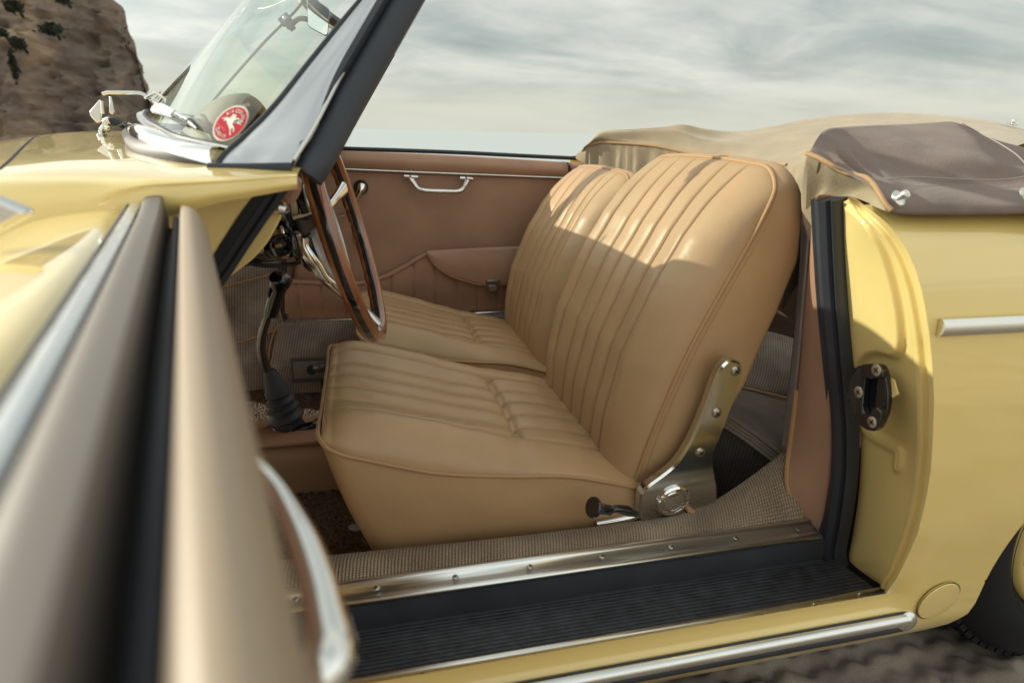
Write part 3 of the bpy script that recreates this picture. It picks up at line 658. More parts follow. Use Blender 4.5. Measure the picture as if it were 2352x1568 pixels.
MB().tube(W([(234, 232), (236, 262)], WY + .01), 3.2 * k_, seg=10).build('wiper_spring', M['alu'], wip)
MB().tube([base + Vector((0, 0, -.004)), base + Vector((0, 0, .004))], 11 * k_, seg=20).tube([base, base + Vector((0, 0, 14 * k_))], 6.5 * k_, seg=16).tube([base + Vector((0, 0, 14 * k_)), base + Vector((.004, 0, 26 * k_))], [6.5 * k_, 3.5 * k_], seg=16).lathe([(0, -.004), (.004, -.002), (.0045, 0), (.004, .002), (0, .004)], A(246, 294, y=WY), (1, 0, 0), 14).build('wiper_spindle', M['chrome'], wip, bevel=.0008)
MB().tube(W([(240, 290), (244, 278), (252, 276)], WY + .01), [4 * k_, 7 * k_, 8 * k_], seg=14).build('wiper_nut', M['chrome_soft'], wip)
MB().tube(W([(249, 280), (262, 281), (276, 287), (288, 298)], WY + .015), [9 * k_, 10 * k_, 8 * k_, 3 * k_], seg=16, n=20).build('spindle_boot', M['rubber'], wip)
MB().tube(W([(247, 303), (270, 291), (300, 275)], WY - .005), 1.8 * k_, seg=8).build('washer_pipe', M['greycast'], wip)
MB().tube(GW([(350, 240), (372, 250), (402, 263)], .022), [.0065, .0075, .0060], seg=4, n=10).build('blade_carrier', M['chrome_soft'], wip, bevel=.0008)
MB().tube(GW([(402, 261), (416, 269), (431, 277)], .018), [.0035, .0032, .0028], seg=14).tube(GW([(429, 274), (437, 281)], .016), .0045, seg=14).build('blade_clip', M['chrome'], wip)
MB().tube(GW([(437, 280), (446, 288), (453, 296)], .014), [.0042, .0038, .0012], seg=8).tube(GW([(352, 252), (395, 270), (432, 288)], .006), .0022, seg=6).build('wiper_blade', M['rubber'], wip)
MB().tube(GW([(346, 246), (370, 256), (398, 268)], .012), [.0045, .0050, .0030], seg=8).build('blade_bridge', M['alu'], wip)
MB().tube(W([(332, 226), (345, 220), (358, 214), (372, 224), (362, 236)], WY + .05), 3.4 * k_, seg=8).tube(W([(345, 232), (360, 222), (368, 210)], WY + .05), 2.4 * k_, seg=8).build('wiper_linkage', M['chrome'], wip)

MB().tube(PL([(366, 232, 1.62), (398, 196, 1.6), (432, 161, 1.58)]), [.0045, .0045, .0025], seg=6).build('far_wiper_blade', M['rubber'], car)

# ---- far door: leather panel, roll, bead, handle, crank, pocket
YD = 2.0
mb = MB()
topP = PL([(735, 346), (900, 352), (1100, 362), (1300, 374)], y=YD)
mids = PL([(735, 384), (900, 391), (1100, 399), (1300, 407)], y=YD)
bot = PL([(650, 735), (800, 732), (1000, 722), (1290, 706)], y=YD + .06)
rollm = [a.lerp(b_, .45) + Vector((0, -.022, 0)) for a, b_ in zip(topP, mids)]
rollt = [a + Vector((0, -.008, .001)) for a in topP]; rollb = [b_ + Vector((0, -.012, .002)) for b_ in mids]
mb.loft([[a + Vector((0, .03, -.001)) for a in topP], rollt, rollm, rollb, [b_ + Vector((0, .006, 0)) for b_ in mids]], 30, 30)
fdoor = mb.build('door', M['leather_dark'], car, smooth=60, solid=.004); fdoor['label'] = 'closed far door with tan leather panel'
mb = MB(); mids2 = [p + Vector((0, .004, 0)) for p in mids]
pan = [p + Vector((-.002, .008, 0)) for p in mids2]
def panel_y(p): return YD + .012 + .03 * sm(.55, .34, p.z)
rows = []
for i in range(30):
    t = i / 29; a = spl(pan, 40); b2 = spl(bot, 40)
    rows.append([Vector((q.x, YD + .010 + .02 * t + .002 * math.sin(q.x * 7 + t * 5), q.z)) for q in [aa.lerp(bb, t) for aa, bb in zip(a, b2)]])
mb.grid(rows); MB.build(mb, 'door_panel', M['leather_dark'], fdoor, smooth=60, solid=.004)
MB().tube([p + Vector((0, -.012, -.002)) for p in mids], .0028, seg=8, n=40).build('chrome_bead', M['alu'], fdoor)
MB().tube(PL([(700, 335), (780, 341), (900, 345), (1060, 351), (1200, 358), (1325, 364)], y=YD + .055), .0065, seg=8, n=40).build('window_seal', M['rubber'], fdoor)
MB().plate(PL([(1298, 372), (1306, 374), (1306, 402), (1296, 414), (1290, 440), (1284, 440)], y=YD + .008), (0, .03, 0)).build('door_edge_seal', M['rubber'], fdoor)
def screw(p, nrm, r_=.004, par=None, m_='steel', name='screw'):
    nrm = Vector(nrm).normalized(); mb = MB(); mb.lathe([(r_, 0), (r_, r_ * .18), (r_ * .85, r_ * .42), (r_ * .5, r_ * .55), (0, r_ * .6)], p, nrm, 20)
    a = nrm.orthogonal().normalized(); b_ = nrm.cross(a)
    for q in (a, b_):
        o_ = nrm.cross(q); c_ = Vector(p) + nrm * r_ * .57
        mb.add([c_ + q * r_ * s1 * .55 + o_ * r_ * s2 * .11 + nrm * r_ * .06 for s1, s2 in ((-1, -1), (1, -1), (1, 1), (-1, 1))], [[0, 1, 2, 3]], None, 1)
    return mb.build(name, [M[m_], M['blackmatte']], par)
screw(A(1288, 394, y=YD - .016), (0, -1, 0), .0045, fdoor)
# grab handle
hy = YD - .012
hb = MB().tube(PL([(944, 411, hy), (957, 428, hy - .02), (966, 436, hy - .035), (985, 438.5, hy - .04), (1020, 439.5, hy - .042), (1050, 440, hy - .04), (1060, 436, hy - .036), (1066, 428, hy - .02), (1074, 414, hy)]), [.009, .0085, .0075, .0070, .0070, .0070, .0075, .0085, .009], seg=16, n=50, squash=1).build('grab_handle', M['chrome_soft'], fdoor)
for (u1, v1, u2, v2) in ((928, 405, 960, 407), (1056, 409, 1086, 411)):
    MB().tube([A(u1, v1, y=hy - .004), A(u1 + 13, v1 + .8, y=hy - .006)], .0062, seg=12).tube([A(u1 + 15, v1 + 1, y=hy - .006), A(u2, v2, y=hy - .004)], .0062, seg=12).build('handle_mount', M['chrome_soft'], fdoor, bevel=.0015)
MB().lathe([(0, 0), (.021, 0), (.022, .006), (.018, .012), (0, .013)], A(829, 430, y=YD + .006), (0, -1, 0), 32).build('crank_escutcheon', M['black'], fdoor)
MB().tube(PL([(831, 427, YD - .014), (829, 436, YD - .022), (820, 452, YD - .024), (806, 478, YD - .022), (800, 495, YD - .024)]), [.013, .0085, .0065, .006, .006], seg=14, n=30).build('window_crank', M['chrome'], fdoor)
MB().tube(PL([(779, 498, YD - .02), (792, 492, YD - .02)]), [.004, .006], seg=10).build('lock_lever', M['alu'], fdoor)
MB().lathe([(0, 0), (.018, 0), (.019, .006), (.013, .012), (.009, .022), (0, .024)], A(827, 545, y=YD + .01), (0, -1, 0), 32).build('door_release_knob', M['black'], fdoor)
# gathered pocket
tp_ = [(655, 643), (700, 645), (760, 648), (820, 648), (862, 640), (900, 625), (940, 603), (975, 583), (1010, 576), (1100, 569), (1200, 565), (1300, 562)]
PYT, PYB = YD - .018, YD + .012
tops = spl(PL(tp_, y=PYT), 140); bots = spl(PL([(655, 731), (780, 729), (1000, 719), (1300, 703)], y=PYB), 140)
mb = MB(); rows = []
xs_s = [A(u, 700, y=YD).x for u in (702, 748, 795, 838, 862, 943, 1018, 1097, 1165, 1236)] + [A(u, 650, y=YD).x for u in ()]
xs_s = [-.215 + .0725 * i for i in range(14)]
for i in range(30):
    t = i / 29; row = []
    for a, b_ in zip(tops, bots):
        q = a.lerp(b_, t); dd = min(abs(q.x - s_) for s_ in xs_s)
        q = q + Vector((0, .006 * math.exp(-(dd / .004) ** 2) - .010 * math.sin(math.pi * t), 0))
        row.append(q)
    rows.append(row)
mb.grid(rows); pk = mb.build('door_pocket', M['leather_dark'], fdoor, smooth=60, solid=.003)
MB().tube([p + Vector((0, -.002, -.004)) for p in tops[:76:5]], .0075, seg=10, n=60, squash=1.0).build('pocket_hem', M['leather_dark'], fdoor)
# flap of the map pocket
fl_t = PL([(979, 577), (1050, 572), (1120, 569), (1190, 566), (1300, 562)], y=YD - .030)
fl_b = PL([(979, 580), (996, 605), (1030, 631), (1070, 645), (1110, 654), (1150, 653), (1300, 650)], y=YD - .036)
mb = MB(); a, b2 = spl(fl_t, 50), spl(fl_b, 50)
mb.grid([[p.lerp(q, t) + Vector((0, -.006 * math.sin(math.pi * t), 0)) for p, q in zip(a, b2)] for t in [i / 14 for i in range(15)]])
fl = mb.build('pocket_flap', M['leather_dark'], fdoor, smooth=60, solid=.003)
MB().tube([p + Vector((0, -.001, 0)) for p in b2[::4]], .0028, seg=8, n=60).build('flap_piping', M['piping'], fdoor)
MB().plate(PL([(1119, 613), (1134, 600), (1148, 613), (1148, 626), (1119, 626)], y=YD - .040), (0, .004, 0)).build('buckle_tab', M['leather_dark'], fdoor, bevel=.001)
MB().plate(PL([(1116, 643), (1148, 642), (1149, 653), (1117, 654)], y=YD - .046), (0, .006, 0)).plate(PL([(1119, 655), (1146, 654), (1146, 664), (1140, 674), (1132, 676), (1124, 672), (1119, 664)], y=YD - .048), (0, .008, 0)).build('buckle', M['greycast'], fdoor, bevel=.0015)
MB().plate(PL([(1123, 656), (1141, 655), (1140, 668), (1126, 669)], y=YD - .053), (0, .005, 0)).plate(PL([(1119, 644), (1145, 643.5), (1145, 648), (1119, 648)], y=YD - .049), (0, .003, 0)).build('buckle_latch', M['steel'], fdoor, bevel=.001)
screw(A(668, 726, y=YD - .004), (0, -1, 0), .003, fdoor); screw(A(1093, 707, y=YD - .004), (0, -1, 0), .0035, fdoor)
px_plate([(645, 600), (655, 600), (660, 733), (651, 735)], YD + .0, .05, 'kick_seal', M['rubber'], car)
# outer skin of the far side and far sill strip
MB().tube(PL([(655, 737), (780, 734), (1000, 724), (1300, 706)], y=YD - .012), .0045, seg=8, n=30, squash=.7).build('sill_strip', M['chrome_soft'], car)
rows = []
for z, y in [(.87, 2.06), (.80, 2.14), (.65, 2.18), (.45, 2.18), (.25, 2.13)]: rows.append([Vector((x, y - (.0 if z < .86 else 0), z + (.02 - .05 * (x + .2) if z > .86 else 0))) for x in (-.2, .0, .3, .72)])
MB().loft(rows, 12, 16).build('far_door_skin', M['paint'], fdoor, smooth=60)

# ---- far footwell: carpets, heater slide, floor mats, tunnel
def quadp(name, pts, y, m_, th=.006, par=car): return MB().grid([[p for p in pts[0]], [p for p in pts[1]]]).build(name, m_, par, solid=th)
def cgrid(name, edge_a, edge_b, m_, nu=20, nv=8, par=car, solid=.004, bulge=0):
    a, b_ = spl(edge_a, nu), spl(edge_b, nu)
    return MB().grid([[p.lerp(q, t / (nv - 1)) + Vector((0, -bulge * math.sin(math.pi * t / (nv - 1)), 0)) for p, q in zip(a, b_)] for t in range(nv)]).build(name, m_, par, smooth=60, solid=solid)
YK = 2.03
cgrid('kick_carpet', PL([(430, 600), (560, 585), (655, 580)], y=YK), PL([(430, 950), (560, 935), (655, 925)], y=YK), M['carpet_far'])
cgrid('sill_carpet', PL([(640, 742), (655, 737), (780, 735), (1000, 726), (1300, 708)], y=YD - .01), PL([(605, 915), (665, 912), (780, 908), (1000, 900), (1300, 880)], y=YD - .025), M['carpet_far'], 30, 12, bulge=.015)
for pts in ([(495, 664), (560, 646), (615, 632), (650, 622)], [(515, 797), (560, 783), (610, 766), (640, 754)], [(650, 740), (636, 750), (622, 790), (614, 850), (610, 890)], [(625, 640), (640, 700), (650, 738)]):
    MB().tube(PL(pts, y=YK - .006), .0035, seg=8, n=30).build('carpet_binding', M['piping'], car)
hs = MB().plate(PL([(666, 824), (800, 819), (800, 872), (672, 880)], y=YD - .045), (0, .010, 0)).build('heater_slide', M['greycast'], car, bevel=.002)
MB().plate(PL([(672, 832), (792, 826), (792, 864), (676, 871)], y=YD - .048), (0, .004, 0)).build('slide_panel', mat('slide_grey', (.20, .19, .185), .45), hs, bevel=.002)
MB().tube([A(712, 848, y=YD - .045), A(735, 843, y=YD - .07), A(765, 840, y=YD - .05)], [.004, .018, .012], seg=14, n=14).build('slide_handle', M['greycast'], hs)
MB().tube([A(716, 849, y=YD - .0705), A(716, 849, y=YD - .0715)], .016, seg=16).build('slide_recess', M['blackmatte'], hs)
px_plate([(738, 872), (765, 872), (762, 893), (738, 893)], YD - .05, .02, 'slide_bracket', M['black'], hs)
MB().grid([[Vector((x, 2.045, z)) for x in (-.65, -.4, -.17)] for z in (.42, .65, .895)]).build('kick_panel', M['leather_dark'], car)
# floor mats (one per footwell), coarse pile modelled
def pile(name, x0, x1, y0, y1, z, par=car, s_=.012):
    nx, ny = int((x1 - x0) / s_), int((y1 - y0) / s_); rows = []
    for j in range(ny + 1):
        rows.append([Vector((x0 + (x1 - x0) * i / nx, y0 + (y1 - y0) * j / ny, z + .006 * noise.noise(Vector((i * .9, j * .9, z * 50))) + random.uniform(-.0022, .0022))) for i in range(nx + 1)])
    return MB().grid(rows).build(name, M['mat'], par, smooth=180)
pile('floor_mat', -.62, .60, 1.50, 2.035, .115); pile('floor_mat', -.62, .66, .80, 1.33, .165)
tun = [(1.53, .10), (1.51, .20), (1.47, .262), (1.40, .280), (1.34, .282), (1.295, .272), (1.275, .25), (1.272, .155)]
mb = MB(); mb.grid([spl([Vector((x, y, z)) for y, z in tun], 26) for x in [-.6 + i * .07 for i in range(20)]]); mb.build('tunnel', M['vinyl'], car, smooth=60, solid=.004)
MB().sweep([Vector((x, 1.33, .284 + .0 * x)) for x in (-.45, -.3, -.1, .1)], [(-.05, -.004), (-.05, .003), (-.03, .006), (.03, .006), (.045, .003), (.045, -.004)], Vector((0, 0, 1))).build('tunnel_cover', M['leather_dark'], car, bevel=.002)
# ---- near-side inner sill wall, and the rest of the floor pan
MB().grid([[Vector((x, y, z)) for x in (-.6, 0, .7)] for y, z in ((.80, .333), (.815, .30), (.82, .15))]).build('inner_sill', M['carpet_far'], car)
MB().box((.25, 1.37, .095), (2.2, 1.24, .02)).build('floor_pan', M['blackmatte'], car)
MB().tube([A(817, 1210, z=.36), A(830, 1222, z=.32), A(845, 1250, z=.30)], [.0115, .008, .0055], seg=12, n=14, squash=.5).build('seat_release', M['greycast'], car)

# ---- gear lever
GY = YC
kg = (A(640, 800, y=GY) - CAM).dot(FW) / F
gl_ = MB().tube(PL([(622, 705), (610, 740), (602, 770), (600, 800), (606, 828), (617, 855)], y=GY), 9.6 * kg, seg=16, n=40).build('gear_lever', mat('dark_chrome', (.16, .15, .14), .18, metal=.9), car)
ka = (A(639, 650, y=GY) - A(622, 706, y=GY)).normalized()
MB().lathe([(0, .030), (.010, .0295), (.0185, .026), (.0235, .018), (.0245, .011), (.0215, .003), (.0185, -.004), (.0172, -.012), (.0168, -.04), (.0152, -.062), (.0148, -.072), (0, -.072)], A(641, 655, y=GY), ka, 36).build('gear_knob', M['black'], gl_)
ba, bb_ = A(619, 850, y=GY), A(664, 975, y=GY); ax_ = (bb_ - ba); Lb = ax_.length
pr_ = [(0, 0), (.0115, 0), (.0125, .004), (.0245, .055), (.0255, .06), (.0215, .064), (.0215, .068), (.0300, .075), (.0305, .078), (.0240, .083), (.0245, .087), (.0335, .093), (.0340, .0955), (.0255, .100), (.0260, .105), (.0365, .116), (.0372, .120), (.030, .126), (.030, .14)]
MB().lathe([(r_ * 1.10, h * Lb / .14) for r_, h in pr_], ba, ax_, 40).build('gear_boot', M['rubber_soft'], gl_)
MB().lathe([(0, .012), (.036, .012), (.040, .006), (.040, 0)], bb_ + Vector((.0, 0, -.012)), (0, 0, 1), 36).build('boot_collar', M['black'], gl_)
MB().tube([A(662, 990, y=GY - .02), A(620, 985, y=GY), A(588, 997, y=GY + .0), A(578, 1000, y=GY)], [.010, .011, .007, .005], seg=10).tube([A(655, 990, y=GY - .02), A(690, 985, y=GY - .02), A(722, 975, y=GY - .02), A(752, 972, y=GY)], [.014, .012, .009, .010], seg=12).lathe([(.013, 0), (.0135, .010), (.010, .013), (0, .013)], A(733, 975, y=GY), (0, 0, 1), 16).tube([A(580, 995, y=GY), A(570, 975, y=GY), A(574, 962, y=GY)], .003, seg=8).build('heater_lever_base', M['black'], gl_)

# ---- steering wheel
wc = Vector((-.030, 1.06, .790)); wu = Vector((-.252, 0, .968)).normalized(); wn = Vector((.968, 0, .252)).normalized(); _q = Matrix.Rotation(R(-3.6), 3, wu); wn = _q @ wn; wy = _q @ Vector((0, 1, 0)); WR = .186
ringp = [wc + (wy * math.cos(t) + wu * math.sin(t)) * WR for t in [2 * math.pi * i / 120 for i in range(120)]]
# section: (radial, normal) with the dark laminate as a band round the outside
sec = []; mi = []
for k in range(24):
    a = 2 * math.pi * k / 24; ca, sa = math.cos(a), math.sin(a)
    sec.append((abs(ca) ** .8 * math.copysign(1, ca) * .0105, abs(sa) ** .8 * math.copysign(1, sa) * .0135)); mi.append(1 if (a < .0 or abs(sa + .12) < .24 and True) else 0)
mi = [1 if abs(sec[k][1] + sec[(k + 1) % 24][1]) / 2 < .0030 else 0 for k in range(24)]
rows = []
for i in range(240):
    t = 2 * math.pi * i / 240; rd = wy * math.cos(t) + wu * math.sin(t); fg = max(0, math.sin(t * 36)) * .0016
    rows.append([wc + rd * (WR + (a if a > -.004 else a + fg * sm(.004, .011, -b_))) + wn * (b_ if b_ > -.006 else b_ + fg * sm(-.004, .006, -a)) for a, b_ in sec])
mb = MB(); mb.grid(rows, cu=True, cv=True, mi=mi)
wheel_rim = mb.build('steering_wheel', [M['wood'], M['black']], car, smooth=60)
hubc = wc - wn * .062
for ang in (17, 163, 275):
    t = R(ang); rd = wy * math.cos(t) + wu * math.sin(t); sd_ = wn.cross(rd)
    P_ = spl([hubc + rd * .03, hubc + rd * .07 + wn * .010, wc - wn * .026 + rd * .115, wc + rd * (WR - .006)], 20)
    mb = MB(); mb.sweep(P_, [(-.010, -.0035), (-.010, .0025), (-.006, .005), (.006, .005), (.010, .0025), (.010, -.0035)], lambda i: wn, scale=lambda i: 1.1 - .35 * math.sin(math.pi * i / 19) + .35 * max(0, (i - 15) / 4))
    mb.build('spoke', M['chrome'], wheel_rim, smooth=50)
# horn ring: flat chrome band parallel to the rim
rg = [wc - wn * .030 + (wy * math.cos(t) + wu * math.sin(t)) * .112 for t in [2 * math.pi * i / 80 for i in range(80)]]
MB().sweep(rg, [(-.002, -.0065), (-.0035, 0), (-.002, .0065), (.003, .0065), (.0035, 0), (.003, -.0065)], lambda i: wn, closed=True).build('horn_ring', M['cast'], wheel_rim, smooth=50)
MB().lathe([(0, .030), (.030, .028), (.048, .020), (.052, .012), (.052, -.014), (.046, -.018), (.03, -.018)], hubc, wn, 40).build('hub', M['black'], wheel_rim)
MB().lathe([(.03, -.015), (.018, -.03), (.018, -.30), (0, -.30)], hubc, wn, 24).build('steering_column', M['black'], wheel_rim)
# grey switch shroud on the near side of the column
shr = PL([(u, v, .930) for u, v in [(674, 501), (700, 493), (728, 484), (739, 513), (722, 527), (707, 537), (694, 547), (684, 525)]])
MB().plate(shr, (0, .05, 0)).build('column_shroud', M['greycast'], wheel_rim, bevel=.006)
MB().tube(PL([(673, 501, .928), (700, 493, .928), (729, 483, .928)]), .0030, seg=8).build('shroud_lip', M['alu'], wheel_rim)
MB().tube(PL([(695, 546, .93), (697, 568, .93), (712, 592, .93), (727, 610, .935), (743, 637, .94), (765, 657, .95), (787, 676, .965), (820, 718, .985)]), [.008, .0085, .008, .0075, .0075, .007, .0065, .006], seg=14, n=40, squash=.75).build('horn_arm', M['chrome'], wheel_rim)
MB().plate([A(u, v, y=.945) for u, v in [(666, 447), (674, 445), (682, 452), (686, 470), (689, 496), (676, 501), (669, 498), (663, 468)]], (0, .06, 0)).build('column_bell', M['chrome_soft'], wheel_rim, bevel=.006)
MB().tube([A(692, 474, y=.955), A(712, 470, y=.955)], .031, seg=28).build('column_drum', M['black'], wheel_rim, bevel=.003)

# ================================================================ SEATS
def make_seat(dx, dy, dzz, name, lab, rev=False):
    """origin values are those of the driver's seat; y centre 1.085"""
    yc = 1.045 + dy; W2 = .225
    O = Vector((dx, dy, dzz))
    # ---- cushion
    xs_p = [-.078, -.063, -.009, .086, .154, .26, .335, .418, .47]
    def zp(x): return ip(x, xs_p, [.522, .509, .486, .456, .441, .432, .419, .391, .37])
    ss = [0, .02, .05, .1, .18, .28, .40]
    NX, NY = 120, 330
    g1 = [1.045 + d for d in (-.140, -.084, -.028, .028, .084, .140)]
    def ctop(x, yy):
        """height of the cushion skin above the piping plane"""
        e = 1.0
        dn = min(yy - (1.045 - W2), (1.045 + W2) - yy); df = x + .078
        rr = .085; en = math.sqrt(max(0, 1 - (1 - min(max(dn, 0) / rr, 1)) ** 2)); ef = math.sqrt(max(0, 1 - (1 - min(max(df, 0) / .075, 1)) ** 2))
        th = ip(x, [-.08, .0, .10, .17, .23, .30, .45], [.045, .054, .057, .045, .028, .020, .016]) * (1 - .50 * (1 - sm(.10, .175, abs(yy - 1.045))))
        hgt = th * min(en, 1) * ef
        q = (yy - 1.045)
        dome = .006 * (1 - (q / W2) ** 2)
        # pleats
        depth = 0
        inb = sm(-.075, -.01, x) if x < .2 else 1
        for gy in g1:
            dd = abs(yy - gy)
            depth += .0135 * math.exp(-dd / .0020)
        pil = 0
        if g1[0] < yy < g1[-1]:
            f = ((yy - g1[0]) / .056) % 1; pil = .0075 * math.sin(math.pi * f) ** .7
        zone = (1 - sm(.134, .148, abs(q)))
        # transverse tuck: curved line at x ~ .25
        xt = .245 + .0 * q - .25 * q * q
        tuck = .013 * math.exp(-((x - xt) / .006) ** 2) * zone + .006 * math.exp(-((x - xt) / .03) ** 2) * zone
        wr = (.0012 * noise.noise(Vector((x * 22, yy * 22, dx * 9))) + .0022 * noise.noise(Vector((x * 7, yy * 7, 3 + dx)))) * min(en, ef)
        k = ef * en
        return hgt + (dome - depth * (1 if x < xt else .75) + pil * (1 if x < xt else .6) - tuck) * k + wr
    yys = sorted(set([round((1.045 - W2) + 2 * W2 * lerp(k_ / 110, .5 - .5 * math.cos(math.pi * k_ / 110), .6), 5) for k_ in range(111)] + [round(gy + o_ * .001, 5) for gy in g1 for o_ in (-7, -4.5, -2.8, -1.6, -.7, 0, .7, 1.6, 2.8, 4.5, 7)]))
    rows = []
    xx = [-.078 + .548 * (1 - math.cos(math.pi * .5 * i / 26)) ** 1.0 * .22 / 1 if False else -.078 + .548 * ((i / (NX - 1)) ** 1.35) for i in range(NX)]
    for i in range(NX):
        x = xx[i]; row = []
        inset = .022 * (1 - math.sqrt(max(0, 1 - (1 - min((x + .078) / .05, 1)) ** 2)))      # rounded front corners
        for yy in yys:
            z = zp(x) + ctop(x, yy); y3 = 1.045 + (yy - 1.045) * (1 - inset / W2)
            row.append(Vector((x, y3, z)) + O)
        rows.append(row)
    mb = MB(); mb.grid(rows); cush = mb.build('seat_cushion', M['leather'], car, smooth=180); cush['label'] = lab
    def edge_loop(off=0):
        pts = []
        for x in [.46, .40, .30, .20, .10, .03, -.03, -.062]: pts.append(Vector((x, 1.045 - W2 - off, zp(x))))
        for y in (-.20, -.1, 0, .1, .20): pts.append(Vector((-.080 - off, 1.045 + y, zp(-.078) + .000)))
        for x in [-.062, -.03, .03, .10, .20, .30, .40, .46]: pts.append(Vector((x, 1.045 + W2 + off, zp(x))))
        return pts
    el = spl([p + O for p in edge_loop(.001)], 120)
    MB().tube(el[::2], .0033, seg=10, n=150).build('piping', M['piping'], cush)
    # skirt
    lo = []
    for p in edge_loop(0):
        t = (p.x + .08) / .54; lo.append(Vector((.03 + .44 * t if p.x < .42 else p.x, 1.045 + (p.y - 1.045) * (.93), .17 if dzz < -.01 else .20)))
    lo = spl([p + O for p in lo], 120)
    mb = MB(); rr_ = []
    for k in range(16):
        t = k / 15
        rr_.append([a.lerp(b_, t) + Vector((-.010 * math.sin(math.pi * t) * (1 if a.x < O.x - .05 else 0), (-.008 if a.y < yc else .008) * math.sin(math.pi * min(1, t * 1.6)) + .0025 * noise.noise(Vector((a.x * 9, t * 4, dx))), 0)) for a, b_ in zip(el, lo)])
    mb.grid(rr_); mb.build('seat_skirt', M['leather_dark'] if False else M['leather'], cush, smooth=180)
    # ---- backrest
    bx = lambda z: ip(z, [.34, .39, .485, .598, .70, .772, .863, .889, .93], [.420, .426, .444, .477, .522, .558, .598, .607, .618])
    Z0, Z1 = .345, .915; WB = .225
    def Ltop(q):
        a = abs(q)
        return Z1 - .010 * (a / WB) ** 2 - (.050 * (1 - math.sqrt(max(0, 1 - ((a - .168) / (WB - .168)) ** 2))) if a > .168 else 0)
    NS, NT = 110, 330
    gb = [1.045 + d for d in (-.140, -.084, -.028, .028, .084, .140)]
    qqs = sorted(set([round(-WB + 2 * WB * lerp(k_ / 110, .5 - .5 * math.cos(math.pi * k_ / 110), .65), 5) for k_ in range(111)] + [round(gy - 1.045 + o_ * .001, 5) for gy in gb for o_ in (-7, -4.5, -2.8, -1.6, -.7, 0, .7, 1.6, 2.8, 4.5, 7)]))
    rows = []
    for i in range(NS):
        s_ = i / (NS - 1); s_ = 1 - (1 - s_) ** 1.25; row = []
        for q in qqs:
            z = Z0 + (Ltop(q) - Z0) * s_
            taper = 1 - .06 * (1 - sm(.34, .55, z))
            dn = WB - abs(q); dt = Ltop(q) - z; db = z - Z0
            en = math.sqrt(max(0, 1 - (1 - min(dn / .075, 1)) ** 2)); et = math.sqrt(max(0, 1 - (1 - min(max(dt, 0) / .075, 1)) ** 2)); eb = math.sqrt(max(0, 1 - (1 - min(max(db, 0) / .10, 1)) ** 2))
            b0 = ip(z, [.345, .40, .51, .60, .73, .80, .86, .915], [.040, .058, .080, .092, .100, .092, .070, .045]) * en * et * (.9 + .1 * eb) * (1 - .26 * (1 - sm(.10, .18, abs(q)))) * lerp(.84, 1.0, (q + WB) / (2 * WB))
            depth = 0; yy = 1.045 + q
            for gy in gb: depth += .0135 * math.exp(-abs(yy - gy) / .0020)
            pil = 0
            if gb[0] < yy < gb[-1]: f = ((yy - gb[0]) / .056) % 1; pil = .0075 * math.sin(math.pi * f) ** .7
            wr = .0016 * noise.noise(Vector((yy * 9, z * 9, 7 + dx * 5)))
            b = b0 + (pil - depth) * en * min(1, et * 1.0) + wr * en * et
            # the pad pushes forward and slightly up
            row.append(Vector((bx(z) - b * .94, 1.045 + q * taper, z + b * .30 * 0 - (0 if True else 0))) + O)
        rows.append(row)
    mb = MB(); mb.grid(rows); back = mb.build('seat_back', M['leather'], car, smooth=180)
    def bl(off=0, xo=0):
        pts = []
        for z in (.352, .40, .48, .56, .64, .72, .79, .84): pts.append((-WB - off, z))
        for a in (.168, .180, .197, .213, .222): pts.append((-a - off * (a / WB), Ltop(a)))
        pts = pts[:8] + sorted(pts[8:], key=lambda p: p[0])
        for q in (-.10, -.05, 0, .05, .10): pts.append((q, Ltop(q)))
        m2 = [(-p[0], p[1]) for p in pts[:13]][::-1]
        return [Vector((bx(z) + xo, 1.045 + q * (1 - .06 * (1 - sm(.34, .55, z))), z + off)) for q, z in pts + m2]
    b1 = spl([p + O for p in bl(.001, -.001)], 160)
    MB().tube(b1[::2], .0034, seg=10, n=200).build('piping', M['piping'], back)
    MB().tube([p + Vector((.011, -.0005, 0)) if p.y < yc else p + Vector((.011, .0005, 0)) for p in b1[::2]], .0018, seg=6, n=200).build('side_seam', M['piping'], back)
    # side wall and rear shell
    th = lambda z: ip(z, [.34, .40, .50, .57, .685, .77, .87, .92], [.060, .10, .13, .14, .128, .108, .052, .022])
    rr_ = []
    for k in range(22):
        t = k / 21; r1 = []
        for p in b1:
            zz = p.z - O.z; T = th(zz); side = -1 if p.y < yc else 1; qs = min(1, abs(p.y - yc) / WB) ** 3
            bulge = .007 * math.sin(math.pi * min(t * 1.05, 1)) * qs
            shr_ = (t > .75) * (t - .75) * .16 * qs
            r1.append(p + Vector((T * (math.sin(math.pi * .5 * t) if t < 1 else 1), side * (bulge - shr_ * .5), -.028 * t * t * (1 if zz > .8 else 0) * (1 - qs * .3) - .0 + .010 * math.sin(math.pi * t) * sm(.84, .9, zz))))
        rr_.append(r1)
    mb = MB(); mb.grid(rr_)
    last = rr_[-1]; n_ = len(last); half = n_ // 2
    cols_ = [[last[k].lerp(last[n_ - 1 - k], u_) + Vector((.03 * math.sin(math.pi * u_), 0, 0)) for u_ in [i / 12 for i in range(13)]] for k in range(half)]
    mb.grid(cols_); mb.build('seat_back_shell', M['leather'], back, smooth=60)
    return cush, back
c1, b1_ = make_seat(0, 0, 0, 'driver', 'tan leather driver seat cushion nearest the open door')
c2, b2_ = make_seat(.052, .650, -.055, 'passenger', 'tan leather passenger seat cushion by the far door')
b1_['label'] = 'driver seat back, nearer the camera'; b2_['label'] = 'passenger seat back by the far door'

